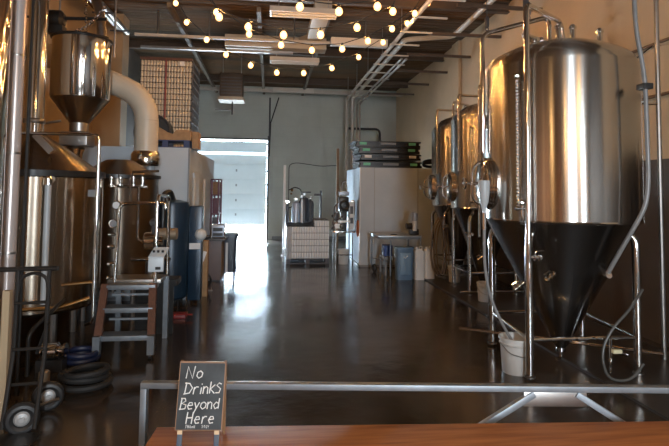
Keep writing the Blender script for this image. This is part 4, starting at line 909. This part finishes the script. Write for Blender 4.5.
MB().tube([(2.10, 13.45, 1.62), (2.20, 13.45, 1.66), (2.22, 13.45, .9)], .014, 8, .05).build('air_line', chrome, cmn)
MB().box(1.80, 2.05, 13.45, 13.8, 1.36, 1.74, bev=.03).build('head', blackmet, cmn)
MB().torus((1.93, 13.43, 1.52), .11, .03, (0, 1, 0)).build('wheel', blackplas, cmn)
MB().box(1.80, 2.06, 13.5, 13.7, 1.78, 1.88, bev=.01).build('guard', mat('light_grey_metal', (.35, .40, .48), .35, .3), cmn)
MB().tube([(1.86, 13.6, 1.88), (1.88, 13.6, 2.12), (1.98, 13.6, 2.16)], .02, 8, .04).tube([(2.02, 13.6, 1.85), (2.0, 13.6, 2.1)], .018).build('feed_arm', chrome, cmn)
MB().box(2.06, 2.2, 13.50, 13.75, .88, 1.60, bev=.01).build('panel', whiteplas, cmn)
MB().box(2.09, 2.17, 13.49, 13.502, 1.3, 1.5).box(2.09, 2.17, 13.49, 13.502, 1.05, 1.2).build('screen', dgrey, cmn)
m = MB()
for k in range(9):
    x = 1.64+random.random()*.3; z = .88+random.random()*.35; m.tube([(x, 13.42, z), (x+.08, 13.42, z+.02)], .022)
m.tube([(1.60, 13.4, 1.0), (1.68, 13.4, 1.3), (1.75, 13.42, 1.35)], .015, 8, .05)
m.build('fittings', chrome, cmn)
m = MB()
for k in range(7): 
    x = 1.62+random.random()*.25; z = .9+random.random()*.4; m.ball((x, 13.46, z), .035+.02*random.random(), 8)
m.build('motors', blackmet, cmn)
bucket(1.93, 13.55, .15, .38, 'pale grey bucket under the canning machine')

# ------------------------------------------------------------------ folding table with pump, bins
ft = thing('work_table', 'steel topped work table in front of the right cold room', 'table', (2.95, 11.6, 0))
MB().box(2.38, 3.38, 11.28, 12.4, .89, .92, bev=.004).build('table_top', mat('scuffed_steel_top', (.42, .44, .46), .4, .6), ft)
for (x, y) in ((2.66, 11.32), (3.34, 11.32), (2.44, 12.34), (3.34, 12.34)): MB().tube([(x, y, .04), (x, y, .89)], .02).build('leg', galv, ft)
MB().tube([(2.44, 12.34, .3), (2.44, 12.34, .31), (2.66, 11.32, .35)], .014).build('stretcher', galv, ft)
MB().box(2.42, 3.36, 11.32, 12.36, .84, .89).build('apron', mgrey, ft)
MB().torus((2.46, 12.1, .10), .08, .025, (1, .2, 0)).build('caster', blackrub, ft)
tag(MB().ball((2.78, 11.5, .93), .05, 8, (1.8, .8, .3)).build('black_tool', blackplas), 'small black tool lying on the work table', 'tool')
bb = thing('storage_bin', 'grey blue plastic bin standing under the work table', 'bin', (2.92, 11.2, 0))
MB().rbox(2.73, 3.10, 11.0, 11.27, .0, .66, .05, taper=.92).build('body', bluebin, bb)
MB().rbox(2.71, 3.12, 10.98, 11.275, .66, .70, .05).build('rim', bluebin, bb)
MB().box(2.80, 3.03, 10.985, 11.02, .12, .58, bev=.01).build('front_panel', mat('light_blue_plastic', (.16, .26, .37), .45), bb)
MB().tube([(2.87, 10.975, .50), (2.91, 10.965, .47), (2.96, 10.975, .52)], .01, 6).build('handle', label_w, bb)
tag(MB().rbox(2.62, 2.82, 11.75, 12.1, .42, .66, .04).build('blue_crate', blueplas), 'bright blue container behind the table legs', 'container')
tag(MB().box(2.6, 2.9, 11.6, 12.2, .36, .42).box(2.6, 2.64, 11.6, 11.64, 0, .36).box(2.86, 2.9, 12.16, 12.2, 0, .36).box(2.6, 2.64, 12.16, 12.2, 0, .36).box(2.86, 2.9, 11.6, 11.64, 0, .36).build('low_stool', mgrey), 'low grey stool carrying the blue container', 'stool')
for k, (x, lb) in enumerate(((3.15, 'left of the two, beside the blue bin'), (3.37, 'right of the two, by the hanging hoses'))):
    jc = thing('jerrycan', 'white plastic jerrycan, ' + lb, 'jerrycan', (x, 11.2, 0), 'white jerrycans')
    MB().rbox(x-.02, x+.20, 10.98 if k else 11.0, 11.27, 0, .62, .04, taper=.97).build('body', whiteplas, jc)
    MB().rbox(x+.01, x+.17, 11.05, 11.2, .62, .66, .03).build('shoulder', whiteplas, jc)
    MB().lathe([(.03, .66), (.03, .70)], (x+.05, 11.12, 0), 12).build('cap', whiteplas, jc)
    MB().tube([(x+.10, 11.12, .66), (x+.11, 11.12, .71), (x+.16, 11.12, .71), (x+.17, 11.12, .66)], .012, 8, .02).build('handle', whiteplas, jc)
pu = thing('bench_pump', 'white and black pump standing at the right end of the work table', 'pump', (3.2, 11.6, .92))
MB().lathe([(.06, 0), (.065, .02), (.065, .17), (.05, .19)], (3.26, 11.5, 1.24), 18).build('canister', mat('light_grey_metal', (.35, .40, .48), .35, .3), pu)
MB().box(3.14, 3.34, 11.42, 11.62, .92, 1.06, bev=.02).build('base', blackmet, pu)
MB().lathe([(.07, -.1), (.075, .1)], (3.16, 11.5, 1.12), 16, (1, 0, 0)).build('motor', blackmet, pu)
MB().lathe([(.05, 1.02), (.055, 1.24)], (3.24, 11.44, 0), 16).build('bowl', whiteplas, pu)

# ------------------------------------------------------------------ foreground rail
rl = thing('steel_rail', 'galvanised steel rail with a diagonal braced bracket behind the table', 'rail', (.7, 2.7, 0))
A = Vector((-.625, 2.866, .885)); B = Vector((2.5, 2.495, .885)); D = (B-A).normalized(); ang = math.atan2(D.y, D.x)
def rbar(x0, x1, z0, z1, y0=-.022, y1=.022, nm='bar', m_=galv, rot=None):
    m = MB(); m.T = Matrix.Translation(A) @ rotz(ang); m.box(x0, x1, y0, y1, z0-A.z, z1-A.z, bev=.003); return m.build(nm, m_, rl)
rbar(-.02, 3.2, .868, .898, nm='top_bar')
rbar(-.02, .012, 0, .867, nm='leg'); rbar(3.12, 3.16, 0, .864, nm='leg')
rbar(1.97, 2.30, .79, .863, -.006, .006, 'bracket_plate', steel_dull)
for s_ in (-1, 1):
    m = MB(); m.T = Matrix.Translation(A) @ rotz(ang); xc = 2.135
    m.box(-.016, .016, -.016, .016, -.46, 0, rot=None, bev=.003)
    for v in m.bm.verts: pass
    rm = Matrix.Translation(A) @ rotz(ang) @ Matrix.Translation((xc+s_*.11, 0, -.03)) @ Matrix.Rotation(-s_*1.02, 4, 'Y')
    inv = (Matrix.Translation(A) @ rotz(ang)).inverted()
    bmesh.ops.transform(m.bm, matrix=rm @ inv, verts=m.bm.verts); m.build('diagonal_brace', galv, rl)
# centre leg carrying the braces
rbar(1.72-.02, 1.72+.02, 0, .62, nm='leg'); rbar(2.53, 2.57, 0, .62, nm='leg')

# table
tb = thing('wooden_table', 'oiled orange brown wooden table in the foreground', 'table', (.75, 2.0, 0))
m = MB(); TT = Matrix.Translation((-.522, 2.666, 0)) @ rotz(math.atan2(-.184, 2.555)); m.T = TT
m.box(0, 2.75, -.8, 0, .71, .75, bev=.004); m.build('table_top', tablewood, tb)
m = MB(); m.T = TT; m.box(.08, 2.67, -.74, -.06, .64, .71); m.build('apron', tablewood, tb)
for x in (.1, 2.6):
    for y in (-.7, -.1):
        m = MB(); m.T = TT; m.box(x-.03, x+.03, y-.03, y+.03, 0, .64, bev=.004); m.build('leg', blackmet, tb)

# chalkboard sign ------------------------------------------------------
sg = thing('chalkboard_sign', 'small tabletop chalkboard easel asking for no drinks beyond this point', 'sign', (-.3, 2.45, .75))
BW, BH = .208, .290
tilt = math.radians(-9); yawS = math.radians(-3)
ST = Matrix.Translation((-.300, 2.425, .752)) @ rotz(yawS) @ Matrix.Rotation(math.radians(1.4), 4, 'Y') @ Matrix.Rotation(tilt, 4, 'X')
fm = mat('brown_frame_wood', (.20, .105, .05), .5, 0, .2, 20)
def sb(x0, x1, y0, y1, z0, z1, nm, m_, bev=.001, T=ST, par=sg):
    m = MB(); m.T = T; m.box(x0, x1, y0, y1, z0, z1, bev=bev); return m.build(nm, m_, par)
z1_ = .075; z2_ = z1_+BH
bd = sb(-BW/2+.003, BW/2-.005, .0, .008, z1_+.003, z2_-.006, 'board', chalkb)
m = MB(); m.T = ST
for a in ((-BW/2, -BW/2+.003, -.0005, .012, z1_, z2_), (BW/2-.005, BW/2, -.001, .016, z1_, z2_), (-BW/2, BW/2, -.001, .014, z2_-.006, z2_), (-BW/2, BW/2, -.0005, .012, z1_, z1_+.003)): m.box(*a)
m.build('frame', fm, sg)
for x in (-BW/2+.012, BW/2-.034): 
    l_ = sb(x, x+.022, .0, .011, .0, z1_, 'leg', mat('slate_blue_paint', (.05, .065, .09), .6))
    sb(x, x+.022, -.003, .0, z1_-.016, z1_, 'leg_bracket', mat('tan_wood', (.5, .36, .22), .6), par=sg)
T2_ = ST @ Matrix.Translation((0, .012, z2_)) @ Matrix.Rotation(math.radians(20), 4, 'X')
for x in (-BW/2, BW/2-.012): sb(x, x+.012, .0, .010, -z2_*1.005, 0, 'rear_leg', fm, T=T2_)
sb(-BW/2+.012, BW/2-.012, 0, .008, -z2_*.75, -z2_*.7, 'rear_bar', fm, T=T2_)
# handwriting: strokes in a unit cell (x 0..1, y 0..1; descender negative)
G = {'N': [[(0, 0), (.05, 1), (.7, 0), (.8, 1.05)]], 'o': [[(.4, .62), (.1, .5), (.05, .2), (.3, 0), (.6, .15), (.65, .45), (.4, .62)]],
     'D': [[(.1, 0), (.15, 1)], [(0, .95), (.5, .92), (.85, .55), (.6, .12), (0, .02)]], 'r': [[(.12, 0), (.15, .6)], [(.15, .4), (.35, .62), (.6, .6)]],
     'i': [[(.2, 0), (.22, .55)], [(.22, .8), (.25, .86)]], 'n': [[(.1, 0), (.1, .62)], [(.1, .4), (.35, .62), (.55, .5), (.58, 0)]],
     'k': [[(.1, 0), (.12, 1)], [(.6, .75), (.15, .38), (.65, 0)]], 's': [[(.6, .78), (.3, .88), (.1, .66), (.55, .38), (.45, .05), (.05, .04)]],
     'B': [[(.1, 0), (.15, 1)], [(.05, .98), (.5, .98), (.62, .75), (.2, .54), (.7, .42), (.65, .08), (.02, .02)]],
     'e': [[(.1, .34), (.6, .38), (.5, .6), (.22, .6), (.05, .3), (.22, .02), (.6, .08)]],
     'y': [[(.08, .6), (.32, .12)], [(.62, .62), (.3, .05), (.1, -.38)]], 'd': [[(.6, .92), (.6, .02)], [(.6, .45), (.3, .58), (.05, .3), (.25, .0), (.6, .15)]],
     'H': [[(.1, 0), (.12, 1)], [(.7, 0), (.74, 1.02)], [(.1, .5), (.74, .52)]],
     't': [[(.3, 1), (.3, 0)], [(.05, .98), (.6, 1)]], 'h': [[(.1, 0), (.1, 1)], [(.6, 0), (.6, 1)], [(.1, .5), (.6, .5)]], 'a': [[(.05, 0), (.3, 1), (.6, 0)], [(.15, .4), (.5, .4)]],
     'u': [[(.1, 1), (.12, .1), (.5, .05), (.6, 1)]], 'O': [[(.3, 1), (.05, .5), (.3, 0), (.6, .5), (.3, 1)]], 'Y': [[(.05, 1), (.3, .5), (.6, 1)], [(.3, .5), (.3, 0)]], '!': [[(.3, 1), (.28, .3)], [(.28, .02), (.3, .06)]]}
def word(txt, x, z, h, adv, r, nm, slope=0):
    m = MB(); m.T = ST
    for ch_ in txt:
        if ch_ != ' ':
            for st_ in G[ch_]:
                pts = [(x+px_*h*.82+pz*h*.10, -.0012, z+pz*h) for px_, pz in st_]
                m.tube(pts, r, 5)
        w_ = {'i': .45, 'N': 1.1, 'D': 1.12, 'H': 1.05, 'B': 1.0, ' ': .6}.get(ch_, .86)
        x += adv*w_; z += slope
    m.build(nm, chalk, sg)
word('No', -.072, z1_+.218, .050, .040, .0026, 'chalk_lettering', .001)
word('Drinks', -.078, z1_+.150, .050, .0335, .0026, 'chalk_lettering', .0012)
word('Beyond', -.093, z1_+.086, .048, .0335, .0026, 'chalk_lettering', .001)
word('Here', -.062, z1_+.028, .048, .036, .0026, 'chalk_lettering', .0005)
word('thank', -.060, z1_+.010, .0125, .0108, .0010, 'chalk_lettering')
word('YOu!', .012, z1_+.010, .0125, .0108, .0010, 'chalk_lettering')
